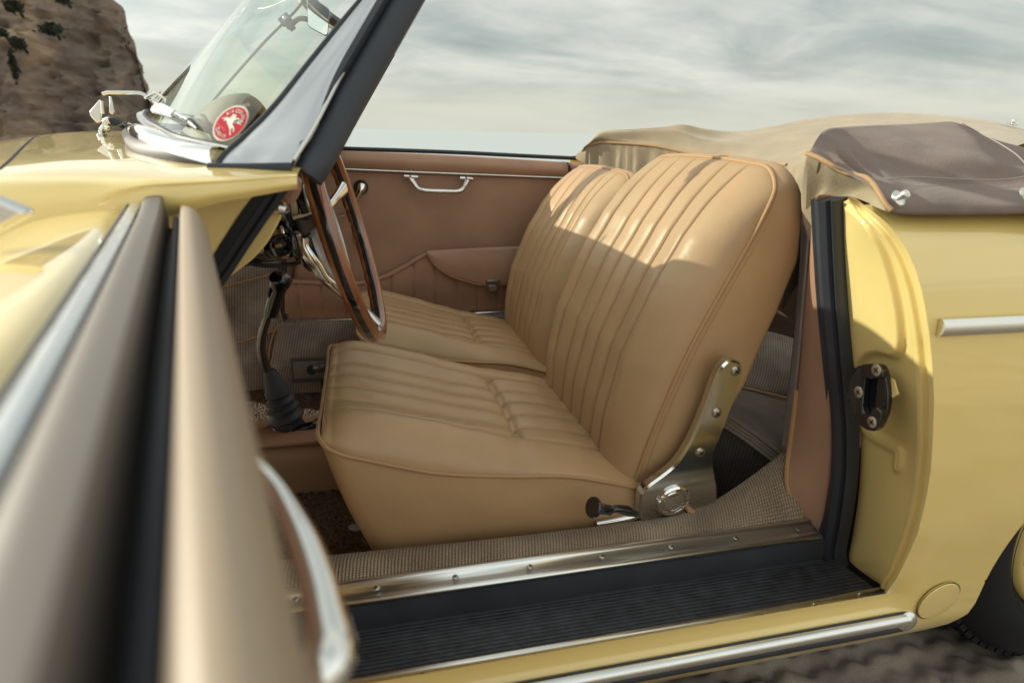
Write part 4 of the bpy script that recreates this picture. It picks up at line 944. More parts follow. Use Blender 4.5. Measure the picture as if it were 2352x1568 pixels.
# ---- seat hinge bracket (near side) with screws, pivot and recline lever
bk = [(1690, 826), (1701, 833), (1704, 850), (1698, 880), (1682, 925), (1668, 965), (1652, 1005), (1640, 1035), (1636, 1065), (1640, 1090), (1645, 1120), (1644, 1150), (1630, 1162), (1590, 1172), (1540, 1180), (1500, 1190), (1472, 1196), (1466, 1180), (1466, 1150), (1470, 1130), (1490, 1110), (1520, 1088), (1550, 1062), (1578, 1020), (1600, 975), (1622, 920), (1640, 870), (1656, 838), (1672, 825)]
def bky(u, v): return ip(v, [820, 1000, 1080, 1200], [.795, .800, .806, .822])
def onplane(u, v):
    n0 = Vector((.03, -1, -.10)).normalized(); p0 = Vector((.5, .788, .5)); d = FW + RT * ((u - 1176) / F) - UP * ((v - 784) / F)
    return CAM + d * ((p0 - CAM).dot(n0) / d.dot(n0))
outl = spl([onplane(u, v) for u, v in bk], 90, True)
mb = MB(); cb = sum(outl, Vector()) / len(outl)
def shrink(ps, d):
    o = []; n_ = len(ps)
    for i in range(n_):
        t = (ps[(i + 1) % n_] - ps[i - 1]).normalized(); nn_ = Vector((t.z, 0, -t.x)); o.append(ps[i] + nn_ * d)
    return o
sgn = 1 if sum((a.x * b_.z - b_.x * a.z) for a, b_ in zip(outl, outl[1:] + outl[:1])) > 0 else -1
o1 = [p + Vector((0, .012, 0)) for p in outl]; o3 = [p + Vector((0, -.004, 0)) for p in shrink(outl, -.004 * sgn)]; o2 = [p + Vector((0, 0, 0)) for p in shrink(outl, -.0015 * sgn)]
mb.grid([o1, outl, o2, o3], cu=True); mb.add(o3, [list(range(len(o3)))])
brk = mb.build('seat_hinge_bracket', mat('dark_polished_chrome', (.66, .65, .63), .15, metal=1), car, smooth=25)
for (u, v) in [(1686, 849), (1643, 945), (1605, 1035)]: screw(onplane(u, v) + Vector((0, -.003, 0)), (0, -1, -.05), .0085, brk)
MB().lathe([(.030, 0), (.030, .004), (.027, .006), (.023, .004), (.022, .001), (.020, .001), (.018, .004), (0, .005)], onplane(1543, 1145) + Vector((0, -.004, 0)), (.03, -1, -.10), 40).build('pivot_disc', M['chrome'], brk)
MB().tube(PL([(1370, 1203, .81), (1410, 1196, .81), (1450, 1187, .81), (1468, 1178, .81), (1472, 1155, .81)]), [.005, .006, .007, .007, .006], seg=12, n=30).build('seat_rail', M['chrome'], brk)
lv = MB().tube(PL([(1462, 1180, .765), (1440, 1172, .76), (1418, 1168, .755), (1400, 1172, .752)]), [.005, .0085, .007, .005], seg=12, n=24).build('recline_lever', M['black'], car)
ka = (A(1366, 1165, y=.745) - A(1405, 1172, y=.752)).normalized()
MB().lathe([(.006, 0), (.0085, .004), (.0085, .018), (.010, .026), (.0155, .034), (.0165, .037), (.0155, .040), (.010, .0405), (0, .039)], A(1404, 1172, y=.752), ka, 28).build('lever_knob', M['black'], lv)

# ================================================================ NEAR SILL
X0, X1 = -.42, .705
def line(y, z, a=X0, b_=X1, k=0): return [Vector((a, y, z)), Vector((b_, y, z))]
def strip(name, prof, m_, x0=X0, x1=X1, nx=2, solid=0, par=car, smooth=35, dzf=None, bevel=0):
    mb = MB(); mb.grid([[Vector((x0 + (x1 - x0) * i / (nx - 1), y, z + (dzf(x0 + (x1 - x0) * i / (nx - 1)) if dzf else 0))) for i in range(nx)] for y, z in prof]); return mb.build(name, m_, par, smooth=smooth, solid=solid, bevel=bevel)
cp = strip('sill_plate', [(.745, .3395), (.742, .3435), (.736, .3440), (.7325, .3410), (.732, .3396), (.716, .3352), (.7155, .3364), (.710, .3360), (.706, .335), (.705, .330)], mat('polished_sill_metal', (.88, .88, .87), .33, metal=1), -.42, .708, solid=.002, smooth=12)
for u, v in [(680, 1372), (865, 1350), (1047, 1329), (1220, 1307), (1387, 1285), (1546, 1262), (1695, 1241), (1839, 1220)]:
    p = A(u, v, z=.3385); screw(Vector((p.x, .724, .3382)), (0, -.3, 1), .0046, cp)
strip('sill_rubber', [(.712, .328), (.7065, .325), (.7055, .318), (.702, .303), (.7005, .291), (.690, .2885)], M['rubber_soft'], -.42, .715, nx=30, dzf=lambda x: .0008 * math.sin(x * 23))
rb = []
for k in range(12):
    y = .698 - .0075 * k; z = .288 + .0010 * k; rb += [(y, z - .002), (y - .0005, z + .0020), (y - .0014, z + .003), (y - .0050, z + .003), (y - .0060, z + .0022), (y - .0064, z - .002)]
rm = strip('tread_mat', rb, M['tread'], -.42, .735, nx=24, smooth=30)
op = strip('sill_edge_trim', [(.613, .3015), (.611, .3055), (.606, .3070), (.602, .3050), (.6005, .3005), (.5995, .2900)], M['alu'], -.42, .742, solid=.0015)
for u, v in [(970, 1553), (1114, 1532), (1254, 1508), (1389, 1484), (1519, 1461), (1640, 1438), (1760, 1414), (1870, 1389), (1975, 1366)]:
    p = A(u, v, y=.5985); screw(Vector((p.x, .5988, p.z)), (0, -1, .1), .0040, op)
# sill carpet with woven ribs
ie = PL([(560, 1293, .80), (700, 1280, .80), (900, 1260, .80), (1100, 1240, .80), (1300, 1217, .80), (1420, 1202, .80), (1500, 1190, .80), (1580, 1171, .80), (1640, 1150, .805), (1720, 1098, .815), (1802, 1036, .83)])
oe = [Vector((p.x, .741, .3385)) for p in ie]; oe[-1] = Vector((.700, .741, .3385)); oe[-2] = Vector((.655, .741, .3385)); oe[-3] = Vector((.60, .741, .3385))
a, b2 = spl(oe, 120), spl(ie, 120)
mb = MB(); rows = []
for k in range(20):
    t = k / 19; rows.append([p.lerp(q, t) + Vector((0, 0, .010 * math.sin(math.pi * min(t * 1.1, 1)) ** .7)) for p, q in zip(a, b2)])
rows.append([q + Vector((0, .008, -.008)) for q in b2]); rows.append([q + Vector((0, .012, -.10)) for q in b2])
mb.grid(rows); sillc = mb.build('sill_carpet', M['carpet_sill'], car, smooth=60)
MB().sweep(spl(PL([(1578, 1166, .80), (1600, 1190, .775), (1622, 1226, .745)]), 12) , [(-.006, 0), (-.005, .003), (.005, .003), (.006, 0)], Vector((0, 0, 1))).build('carpet_seam', M['piping'], sillc)

# ---- rear compartment, behind the driver seat
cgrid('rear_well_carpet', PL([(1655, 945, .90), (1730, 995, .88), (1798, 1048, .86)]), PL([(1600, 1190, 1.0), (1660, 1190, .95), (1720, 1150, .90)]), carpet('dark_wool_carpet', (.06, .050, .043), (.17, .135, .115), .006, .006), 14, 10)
mb = MB()
for k in range(4): mb.tube([Vector((p.x, p.y, p.z)) + Vector((-.004 * k, -.001, -.005 * k)) for p in PL([(1650, 940, .90), (1730, 993, .88), (1800, 1047, .86)])], .0032, seg=6, n=20)
mb.build('carpet_roll', M['carpet_shelf'], car)
cgrid('rear_shelf_carpet', PL([(1630, 925, .93), (1735, 992, .88), (1815, 1056, .86)]), PL([(1600, 872, 1.4), (1700, 890, 1.3), (1850, 925, 1.15)]), M['carpet_shelf'], 14, 8)
cgrid('rear_seat_back_carpet', PL([(1600, 872, 1.4), (1700, 890, 1.3), (1850, 925, 1.15)]), PL([(1600, 760, 1.55), (1740, 752, 1.45), (1850, 775, 1.3)]), M['carpet_rear'], 14, 10, bulge=.02)
MB().tube(PL([(1600, 872, 1.38), (1700, 889, 1.28), (1850, 924, 1.13)]), .004, seg=8, n=20).build('carpet_binding', M['piping'], car)
# far side rear quarter trim and rear bulkhead behind the seats
MB().grid([[Vector((x, 2.03 - .02 * (x > .9), z)) for x in (.67, .9, 1.3, 1.9)] for z in (.10, .3, .5, .7, .86)]).build('rear_quarter_trim', M['leather_dark'], car, solid=.01)
MB().grid([[Vector((1.55, y, z)) for y in (.66, 1.0, 1.37, 1.7, 2.08)] for z in (.1, .4, .7, .9)]).build('rear_bulkhead', M['cloth_dark'], car, solid=.01)
# dark folded hood cloth hanging above the carpet
cgrid('folded_hood_cloth', PL([(1680, 560, 1.15), (1780, 540, 1.05), (1870, 520, .95)]), PL([(1690, 770, 1.35), (1765, 758, 1.25), (1870, 790, 1.1)]), M['cloth_dark'], 24, 14, bulge=.06)

# ---- B pillar trim, hood cloth strip, seal
ta = PL([(1878, 456, .735), (1886, 600, .735), (1896, 760, .735), (1906, 900, .735), (1912, 1010, .735), (1908, 1120, .735), (1888, 1228, .735)])
tb = PL([(1868, 458, .775), (1862, 560, .79), (1846, 720, .80), (1832, 880, .80), (1815, 1020, .80), (1808, 1075, .79), (1812, 1130, .775), (1850, 1205, .75)])
a, b2 = spl(ta, 40), spl(tb, 40)
mb = MB(); mb.grid([[p.lerp(q, t) + Vector((-.006 * math.sin(math.pi * t), 0, 0)) for p, q in zip(a, b2)] for t in [i / 10 for i in range(11)]])
bt_ = mb.build('b_pillar_trim', M['leather_dark'], car, smooth=60, solid=.006)
MB().tube(b2[22:], .0045, seg=8, n=30).build('trim_piping', M['piping'], bt_)
cgrid('hood_side_strip', PL([(1872, 480, .80), (1860, 560, .81), (1846, 720, .815), (1832, 880, .815), (1812, 1035, .815)]), PL([(1846, 500, .85), (1843, 600, .86), (1832, 740, .86), (1815, 900, .85), (1798, 1034, .84)]), M['cloth_dark'], 30, 8, bulge=.006)
bs = PL([(1900, 457, .722), (1904, 560, .722), (1912, 700, .722), (1925, 850, .722), (1935, 970, .722), (1934, 1080, .722), (1922, 1180, .720), (1908, 1258, .716), (1914, 1296, .708)])
sp2 = [(-.0205, -.012), (-.0205, .004), (-.016, .010), (-.011, .006), (-.009, .002), (-.006, .010), (.002, .014), (.010, .012), (.016, .006), (.0205, .008), (.0215, -.012)]
seal(bs, sp2, Vector((-1, -.15, 0)), 'door_seal', car, 60)
MB().plate(PL([(1872, 455, .728), (1880, 448, .728), (1905, 449, .728), (1925, 452, .728), (1925, 458, .728), (1890, 460, .728), (1874, 462, .728)]), (.012, .012, 0)).build('seal_cap', M['leather_dark'], bt_, bevel=.002)

# ================================================================ REAR BODY
BZ = [.207, .24, .262, .275, .292, .300, .315, .36, .45, .55, .65, .75, .80, .84, .862, .874, .880]
BY = [.604, .582, .572, .568, .572, .580, .579, .566, .552, .546, .546, .553, .562, .578, .594, .614, .640]
BZ2 = [.207, .23, .26, .30, .36, .45]; BY2 = [.604, .587, .574, .568, .562, .552]
def by(z, x=0):
    a = ip(z, BZ, BY)
    if z < .45: a = lerp(a, ip(z, BZ2, BY2), sm(.72, .76, x))
    return a - .03 * sm(.85, 1.35, x) * sm(.28, .5, z)
def onb(u, v):
    y = .56
    for _ in range(12): p = A(u, v, y=y); y = by(p.z, p.x)
    return A(u, v, y=y)
shut = [onb(u, v) for u, v in [(1948, 452), (1975, 466), (2010, 490), (2040, 516), (2062, 542), (2085, 578), (2105, 625), (2120, 680), (2132, 750), (2140, 820), (2144, 890), (2144, 965), (2140, 1050), (2130, 1130), (2114, 1200), (2092, 1262), (2066, 1315), (2046, 1345), (2036, 1362)]]
shut = sorted(shut, key=lambda p: p.z); szs = [p.z for p in shut]; sxs = [p.x for p in shut]
zlow = shut[0].z
AC = (1.25, .33, .37)
def arx(z):
    if z < .285: return ip(z, [.207, .212, .221, .235, .255, .285], [.76, .80, .836, .862, .878, .8833])
    if z < .70: return AC[0] - math.sqrt(max(0, AC[2] ** 2 - (z - AC[1]) ** 2))
    return 1.25
zs = [zlow + (.878 - zlow) * i / 47 for i in range(48)]
mb = MB(); rows = []
for z in zs:
    xa, xb = ip(z, szs, sxs), arx(z)
    rows.append([Vector((xa + (xb - xa) * t, by(z, xa + (xb - xa) * t) + .0, z)) for t in [i / 30 for i in range(31)]])
mb.grid(rows)
# behind the arch
rows = []
for z in zs:
    xa = (2 * AC[0] - arx(z)) if z < .70 else 1.25
    rows.append([Vector((x, by(z, x) + .06 * max(0, x - 1.3) ** 2 * 2.2, z - .25 * max(0, x - 1.25) ** 2 * sm(.5, .88, z))) for x in [xa + (2.35 - xa) * i / 16 for i in range(17)]])
mb.grid(rows)
# rocker below the door
zr = [.207, .22, .235, .25, .262, .275, .285, .292, .297, .300]; rows = []
for z in zr + [zlow]:
    xb = arx(z)
    rows.append([Vector((x, by(z, x), z)) for x in [-.45 + (.70 + .45) * i / 10 for i in range(11)] + [.70 + (xb - .70) * i / 20 for i in range(1, 21)]])
if zlow < .300: rows = rows[:-1]
mb.grid(rows)
rows = [[Vector((x, y, z)) for x in (-.45, 0, .4, .725)] for y, z in ((.580, .300), (.588, .3015), (.600, .3000), (.604, .296))]; mb.grid(rows)
rb_ = mb.build('rear_body', M['paint'], car, smooth=60)
# wheel arch return and inner wheel house
mb = MB(); rows = []
for y0, rr0 in ((0, 0), (.02, .004), (.02, .03), (.26, .03)):
    rows.append([Vector((AC[0] - math.cos(R(a)) * (AC[2] + rr0 * 1), by(.33 + math.sin(R(a)) * .37, AC[0] - math.cos(R(a)) * .37) + y0 + .003, AC[1] + math.sin(R(a)) * (AC[2] + rr0))) for a in range(-18, 190, 6)])
mb.grid(rows); mb.build('wheel_house', M['blackmatte'], car, smooth=60)
# far side skin mirrored (simple)
mb = MB(); mb.grid([[Vector((x, 2 * YC - by(z, x) - .06 * max(0, x - 1.3) ** 2 * 2.2, z - .25 * max(0, x - 1.25) ** 2 * sm(.5, .88, z))) for x in [.72 + 1.63 * i / 20 for i in range(21)]] for z in [.3 + .578 * i / 20 for i in range(21)]])
mb.build('far_rear_body', M['paint'], car, smooth=60)
# rear deck down to the tail
mb = MB(); mb.grid([[Vector((x, YC + (YC - .64) * s_ * (1 - .25 * max(0, x - 1.9)), .878 + .05 * (1 - s_ * s_) - .25 * max(0, x - 1.25) ** 2)) for x in [1.3 + 1.05 * i / 12 for i in range(13)]] for s_ in [-1 + i / 10 for i in range(21)]]); mb.build('engine_lid', M['paint'], car, smooth=60)

# ---- rear door jamb: stepped pressing between the outer skin edge and the seal
seali = PL([(1926, 458, .712), (1928, 600, .712), (1938, 750, .712), (1952, 900, .712), (1960, 1000, .712), (1957, 1120, .712), (1944, 1220, .710), (1934, 1280, .704), (1945, 1300, .690), (1990, 1335, .640)])
outi = [p.copy() for p in shut[::-1]]
NJ = 150; a, b2 = spl(outi, NJ), spl(seali, NJ)
Dc = [(1940, 468), (1968, 490), (2000, 535), (2025, 585), (2045, 650), (2058, 710), (2064, 765), (2064, 795), (2056, 818), (2040, 828), (2015, 822), (1995, 820), (1975, 832), (1962, 850)]
Rc2 = [(1950, 958), (1970, 985), (2000, 1010), (2030, 1025), (2048, 1040), (2046, 1075)]
def proj(p):
    d = p - CAM; k = d.dot(FW); return 1176 + F * d.dot(RT) / k, 784 - F * d.dot(UP) / k
from mathutils.geometry import intersect_point_line
def dseg(u, v, line_):
    bst = 1e9; sgn_ = 1
    P0 = Vector((u, v, 0))
    for (x1, y1), (x2, y2) in zip(line_, line_[1:]):
        A_, B_ = Vector((x1, y1, 0)), Vector((x2, y2, 0)); q, t = intersect_point_line(P0, A_, B_); t = min(max(t, 0), 1); q = A_.lerp(B_, t); dd = (P0 - q).length
        if dd < bst: bst = dd; sgn_ = 1 if (B_ - A_).cross(P0 - A_).z > 0 else -1
    return bst, sgn_
# traced relief lines are turned into places on the panel itself (fraction along / across), so the relief is real
mb = MB(); rows = []
NK = 110
Dd = [(x, y) for x, y, _ in [(q.x, q.y, 0) for q in spl([Vector((a_, b_, 0)) for a_, b_ in Dc], 40)]]
Rd = [(q.x, q.y) for q in spl([Vector((a_, b_, 0)) for a_, b_ in Rc2], 16)]
for k in range(NK):
    t = k / (NK - 1); row = []
    for i, (p, q) in enumerate(zip(a, b2)):
        wdt = (p - q).length; s_ = t * wdt       # metres in from the outer edge
        pos = p.lerp(q, t)
        # steps: lip, rebate, second lip, panel
        dep = .0
        f = min(1, wdt / .10)
        dep += .012 * sm(.010 * f, .016 * f, s_) - .007 * sm(.026 * f, .031 * f, s_) + .009 * sm(.040 * f, .047 * f, s_)
        dep *= 1 - .0 * sm(.8, 1, t)
        u, v = proj(pos)
        dd, sg = dseg(u, v, Dd)
        if sg > 0: dep += -.010 * sm(2, 12, dd) * (1 if (v < 860 and s_ > .045 * f) else 0) * (1 - sm(.93, 1, t) * .3)
        if v > 820 and s_ > .05 * f:
            d2, s2 = dseg(u, v, Rd)
            dep += -.005 * math.exp(-((d2 - 4) / 7) ** 2)
        row.append(pos + Vector((dep, 0, 0)))
    rows.append(row)
mb.grid(rows); jamb = mb.build('rear_door_jamb', M['paint_in'], car, smooth=180)
# ---- striker plate
YS = .665
def SP(ps, xo=0.0):   # on the jamb, plane x ~ const
    return [A(u, v, x=.672 + xo) for u, v in ps]
stp = [(1986, 838), (2010, 834), (2034, 836), (2044, 850), (2050, 880), (2052, 915), (2048, 945), (2038, 970), (2028, 985), (2010, 988), (1992, 978), (1972, 952), (1960, 925), (1958, 895), (1964, 865), (1974, 848)]
sk = MB().plate(spl(SP(stp), 48, True), (-.010, 0, 0)).build('door_striker', M['black'], car, bevel=.0025)
ck = [(1990, 838), (2014, 834), (2036, 838), (2044, 852), (2044, 866), (2018, 870), (2003, 866), (2000, 885), (1996, 930), (2000, 946), (2012, 950), (2018, 938), (2030, 932), (2040, 944), (2038, 968), (2026, 984), (2008, 986), (1992, 976), (1974, 950), (1963, 922), (1962, 894), (1968, 866), (1978, 850)]
MB().plate([p for p in SP(ck, -.010)], (-.012, 0, 0)).build('striker_hook', M['black'], sk, bevel=.002)
for (u, v) in [(2013, 850), (1972, 900), (2003, 969)]:
    c0 = A(u, v, x=.650); mb = MB(); mb.lathe([(.0078, 0), (.0078, .0006), (.007, .001), (0, .001)], c0, (-1, 0, 0), 28); mb2 = mb
    for a_ in (0, math.pi / 2):
        q = Vector((0, math.cos(a_ + .4), math.sin(a_ + .4))); o_ = Vector((0, -q.z, q.y)); c_ = c0 + Vector((-.0012, 0, 0))
        mb.add([c_ + q * .0045 * s1 + o_ * .0010 * s2 for s1, s2 in ((-1, -1), (1, -1), (1, 1), (-1, 1))], [[0, 1, 2, 3]], None, 1)
    mb.build('screw', [M['alu'], M['blackmatte']], sk)
px_plate_ = MB().plate(SP([(2048, 868), (2056, 872), (2066, 905), (2050, 914)], .001), (-.003, 0, 0)).build('shim', M['paint_in'], sk)

# ---- trims on the side
qs_ = [onb(u, v) for u, v in [(2152, 751), (2200, 750), (2280, 749), (2352, 748), (2450, 746)]]
x0_ = qs_[0].x; zt = qs_[0].z
MB().sweep([Vector((x0_ + .9 * i / 12, by(zt, x0_ + .9 * i / 12) - .001, zt - .006 * i / 12)) for i in range(13)], [(-.0105, 0), (-.0105, .004), (-.006, .008), (0, .0095), (.006, .008), (.0105, .004), (.0105, 0)], Vector((0, -1, .05))).build('side_trim', M['alu'], car, smooth=40)
def rockp(x): return x
tz = .277
pr1 = [(-.012, 0), (-.012, .007), (-.006, .011), (0, .012), (.006, .011), (.012, .007), (.012, 0)]
tx1 = A(2105, 1408, y=.565).x
path = [Vector((x, .571, tz)) for x in [-.45 + (tx1 + .45 - .012) * i / 12 for i in range(13)]]
tr1 = MB().sweep(path, [(-.0175, 0), (-.0175, .003), (.0175, .003), (.0175, 0)], Vector((0, -1, 0))).build('rocker_trim_rubber', M['rubber'], car, bevel=.0015)
MB().sweep([p + Vector((0, -.002, .006)) for p in path], [(-.0085, 0), (-.0085, .005), (-.004, .0095), (.002, .0105), (.0075, .008), (.0085, .003), (.0085, 0)], Vector((0, -1, .25))).build('rocker_trim_chrome', M['chrome_soft'], tr1, smooth=50)
MB().sweep([p + Vector((0, -.002, -.0105)) for p in path], [(-.005, 0), (-.005, .004), (-.002, .0065), (.002, .0065), (.005, .004), (.005, 0)], Vector((0, -1, -.1))).build('rocker_trim_pad', M['rubber'], tr1, smooth=50)
MB().lathe([(.0185, -.002), (.0185, .004), (.015, .008), (.009, .0105), (0, .011)], path[-1] + Vector((0, 0, 0)), (0, -1, 0), 28, sc=(.95, 1)).build('trim_end', M['chrome_soft'], tr1)
# jacking point cover: round cap
jc = onb(2153, 1377); yy_ = .004
mb = MB(); nn_ = Vector((.03, -1, -.14)).normalized(); mb.lathe([(.0355, -.002), (.0355, .0006), (.0345, .0016), (.025, .0026), (0, .003)], jc + Vector((0, -.0022, 0)), nn_, 44); mb.build('jack_cap', M['paint'], car)
mb = MB(); mb.lathe([(.0352, .0004), (.0372, .0004)], jc + Vector((0, -.0018, 0)), nn_, 44); mb.build('jack_cap_gap', M['blackmatte'], car)

# ---- rear wheel
wcn = Vector((1.27, .650, .322))
def wheel(c, sgn_=1, name='wheel'):
    mb = MB(); pf = [(.205, .012), (.215, .002), (.235, -.006), (.262, -.008), (.288, -.002), (.303, .010), (.311, .022), (.3155, .032), (.3165, .05)]
    ful = pf + [(.3195, .08), (.3165, .115)] + [(r_, .165 - h) for r_, h in pf[::-1]]
    mb.lathe([(r_, -h) for r_, h in ful], c, (0, -1 * sgn_, 0), 96)
    ty = mb.build('wheel', M['tyre'], car, smooth=50)
    # tread blocks: zigzag ribs with sipes
    mb = MB()
    for row_, (h0, h1) in enumerate([(.024, .040), (.045, .064), (.069, .092), (.097, .116), (.121, .138)]):
        for k in range(72):
            a0 = 2 * math.pi * (k + .5 * (row_ % 2)) / 72; a1 = a0 + 2 * math.pi / 72 * .80; rr = .3290 - .012 * (abs((h0 + h1) / 2 - .081) / .06) ** 3; sk_ = .018
            vs = []
            for (aa, hh) in ((a0, h0), (a1, h0), (a1 + sk_, h1), (a0 + sk_, h1)):
                for r_ in (rr - .014, rr): vs.append(c + Vector((math.cos(aa) * r_, hh * sgn_, math.sin(aa) * r_)))
            mb.add(vs, [[1, 3, 5, 7], [0, 2, 3, 1], [2, 4, 5, 3], [4, 6, 7, 5], [6, 0, 1, 7]])
    mb.build('tread', M['tyre'], ty, smooth=30)
    mb = MB()
    for r_ in (.222, .245, .27, .296): mb.lathe([(r_ - .0008, 0), (r_, .0008), (r_ + .0008, 0)], c + Vector((0, -.0055 + (.012 if r_ > .29 else 0), 0)), (0, -1, 0), 96)
    mb.build('sidewall_ribs', M['tyre'], ty)
    mb = MB(); mb.lathe([(.206, -.012), (.203, .0), (.197, .004), (.192, -.002), (.186, -.020), (.175, -.030), (.150, -.034), (.120, -.022), (.100, -.012), (.06, -.02), (0, -.02)], c, (0, -1, 0), 72); mb.build('rim', M['paint'], ty, smooth=50)
    mb = MB(); mb.lathe([(.075, -.016), (.072, -.002), (.05, .012), (0, .018)], c, (0, -1, 0), 40); mb.build('hub_cap', M['chrome'], ty)
    mb = MB()
    for k in range(10):
        a = 2 * math.pi * k / 10; q = c + Vector((math.cos(a) * .152, .0325, math.sin(a) * .152)); mb.lathe([(.016, .0), (0, .0012)], q, (0, -1, 0), 16, sc=(1.5, .7), up=(-math.sin(a), 0, math.cos(a)))
    mb.build('rim_slots', M['blackmatte'], ty)
    return ty
wheel(wcn)['label'] = 'rear wheel with yellow rim, partly out of frame'

# ================================================================ SOFT TOP (folded, under its beige cover)
pipe = [A(1335, 352, y=2.02), A(1345, 342, y=1.99), A(1372, 328, y=1.97), A(1441, 330, y=1.90), A(1498, 335, y=1.84), A(1536, 342, y=1.80), A(1586, 352, y=1.74), A(1623, 355, y=1.70), A(1661, 356, y=1.66), A(1711, 364, y=1.58), A(1786, 376, y=1.46), A(1852, 384, y=1.34), A(1920, 392, y=1.22), A(2010, 404, y=1.05), A(2120, 420, y=.88)]
ridge = [A(1342, 340, y=2.06), A(1360, 322, y=2.06), A(1385, 301, y=2.04), A(1450, 297, y=2.0), A(1520, 292, y=1.97), A(1568, 285.5, y=1.94), A(1615, 295, y=1.92), A(1690, 302, y=1.90), A(1760, 293, y=1.88), A(1850, 275, y=1.84), A(1950, 263, y=1.78), A(2050, 259.5, y=1.70), A(2150, 263, y=1.62), A(2270, 277, y=1.5), A(2400, 312, y=1.35)]
rdg = spl(ridge, 70); ppe = spl(pipe, 70)
for i_ in range(70):
    k2 = .13 * (1 - sm(.35, .65, i_ / 69)); q_ = rdg[i_]; d2 = (q_ - CAM); rdg[i_] = CAM + d2 * (1 - k2 * .6 / d2.length)   # the fold stands up steeply at the far side

mb = MB(); rows = []
for k in range(26):
    t = k / 25; row = []
    for i, (p, q) in enumerate(zip(ppe, rdg)):
        s_ = i / 69; pos = p.lerp(q, t)
        fold = .010 * math.sin(t * 9 + s_ * 16) * math.exp(-((s_ - .22) / .14) ** 2) + .006 * noise.noise(Vector((s_ * 9, t * 3, 1)))
        pos += Vector((-.2, -.3, 1)) * (fold * math.sin(math.pi * t)) + Vector((-.3, -.8, .35)).normalized() * (.020 * math.sin(math.pi * t) * (1 - t * .3))
        row.append(pos)
    rows.append(row)
for k in range(1, 8):
    t = k / 7; rows.append([q + Vector((.16 * t, .22 * t * (1 if q.y > 1.3 else .6), -.13 * t * t - .01 * t)) for q in rdg])
mb.grid(rows); cover = mb.build('soft_top_cover', M['cloth'], car, smooth=180); cover['label'] = 'beige cloth cover over the folded roof, far part'
MB().tube(ppe[1:40:2], .0042, seg=8, n=90).build('cover_piping', M['piping'], cover)
# gathered front flap under the piping
mb = MB(); rows = []
for k in range(14):
    t = k / 13; rows.append([p + Vector((.012 * t + .0045 * (math.sin(i * 1.3 + 2 * math.sin(i * .37)) + noise.noise(Vector((i * .5, t * 3, 0)))) * math.sin(math.pi * min(1, t * 1.3)) , .01 * t, -.15 * t)) for i, p in enumerate(spl(pipe[1:], 150))])
mb.grid(rows); mb.build('cover_flap', M['cloth'], cover, smooth=180)
MB().loft([PL([(1322, 364, 2.04), (1335, 372, 2.02), (1352, 384, 2.0), (1362, 400, 1.99)]), PL([(1326, 352, 2.05), (1345, 348, 2.03), (1368, 345, 2.0), (1380, 360, 1.98)]), PL([(1345, 340, 2.05), (1352, 334, 2.03), (1372, 328, 1.99), (1390, 335, 1.97)])], 10, 10).build('cover_corner', M['cloth'], cover, smooth=90)
px_plate([(1311, 378), (1345, 382), (1340, 395), (1322, 399), (1312, 392)], 2.0, .03, 'rear_corner_pad', M['leather_dark'], car, .006)

# near end of the cover: the big fold over the door pillar
top_ = PL([(1858, 350, .735), (1892, 301, .80), (1937, 292, .84), (2005, 288, .86), (2072, 286, .88), (2140, 282, .88), (2190, 280, .88), (2235, 298, .87), (2290, 322, .86), (2352, 339, .84), (2440, 365, .80), (2540, 400, .76)])
m1 = PL([(1868, 356, .725), (1915, 345, .745), (1955, 338, .77), (2010, 345, .76), (2080, 350, .745), (2150, 352, .735), (2210, 352, .73), (2260, 362, .725), (2310, 375, .72), (2370, 388, .71), (2450, 400, .69), (2550, 430, .68)])
m2 = PL([(1900, 374, .70), (1935, 392, .69), (1968, 392, .70), (2010, 398, .695), (2080, 405, .69), (2150, 408, .685), (2220, 412, .68), (2270, 416, .675), (2320, 418, .67), (2370, 420, .665), (2450, 430, .65), (2550, 455, .64)])
m3 = PL([(1960, 402, .66), (1990, 406, .652), (2015, 418, .645), (2050, 424, .64), (2100, 430, .636), (2150, 434, .634), (2220, 438, .632), (2270, 440, .630), (2320, 441, .628), (2370, 442, .626), (2450, 450, .61), (2550, 475, .60)])
m4 = PL([(2012, 430, .612), (2022, 444, .604), (2040, 456, .597), (2070, 462, .592), (2110, 466, .590), (2160, 468, .588), (2220, 470, .586), (2270, 471, .584), (2320, 471, .583), (2370, 471, .582), (2450, 476, .575), (2550, 500, .57)])
bo = PL([(2036, 480, .590), (2044, 486, .587), (2060, 489, .584), (2085, 491, .582), (2120, 492, .580), (2165, 492, .578), (2220, 492, .577), (2270, 491, .576), (2320, 490, .575), (2370, 489, .574), (2450, 494, .568), (2550, 520, .56)])
mb = MB(); cs_ = [spl(c, 80) for c in (top_, m1, m2, m3, m4, bo)]; rows = []
cols_ = [spl([c[j] for c in cs_], 44) for j in range(80)]
for i in range(44):
    row = []
    for j in range(80):
        p = cols_[j][i]; t = i / 43; s_ = j / 79
        w_ = .007 * noise.noise(Vector((s_ * 7, t * 4, 2))) * math.sin(math.pi * t) + .011 * math.sin(s_ * 75 + t * 6) * math.exp(-((s_ - .11) / .08) ** 2) * math.exp(-((t - .38) / .16) ** 2)
        row.append(p + Vector((0, -1, .4)) * w_)
    rows.append(row)
back_r = [[p + Vector((p.x, p.y, 0)).normalized() * .05 * k + Vector((0, 0, -.008 * k * k)) for p in rows[0]] for k in range(6, 0, -1)]
mb.grid(back_r + rows); fold = mb.build('soft_top_cover', M['cloth_dark'], car, smooth=180, solid=.003); fold['label'] = 'darker fold of the roof cover over the near rear corner'
fold.data.materials[0] = mat('shaded_cover_cloth', (.20, .145, .125), .9, spec=.15, sheen=.12, bump=('noise', 420, .7, .0012), wrinkle=(9, .0016), var=.12, varscale=16)  # cover cloth with the near side's shade put into its colour
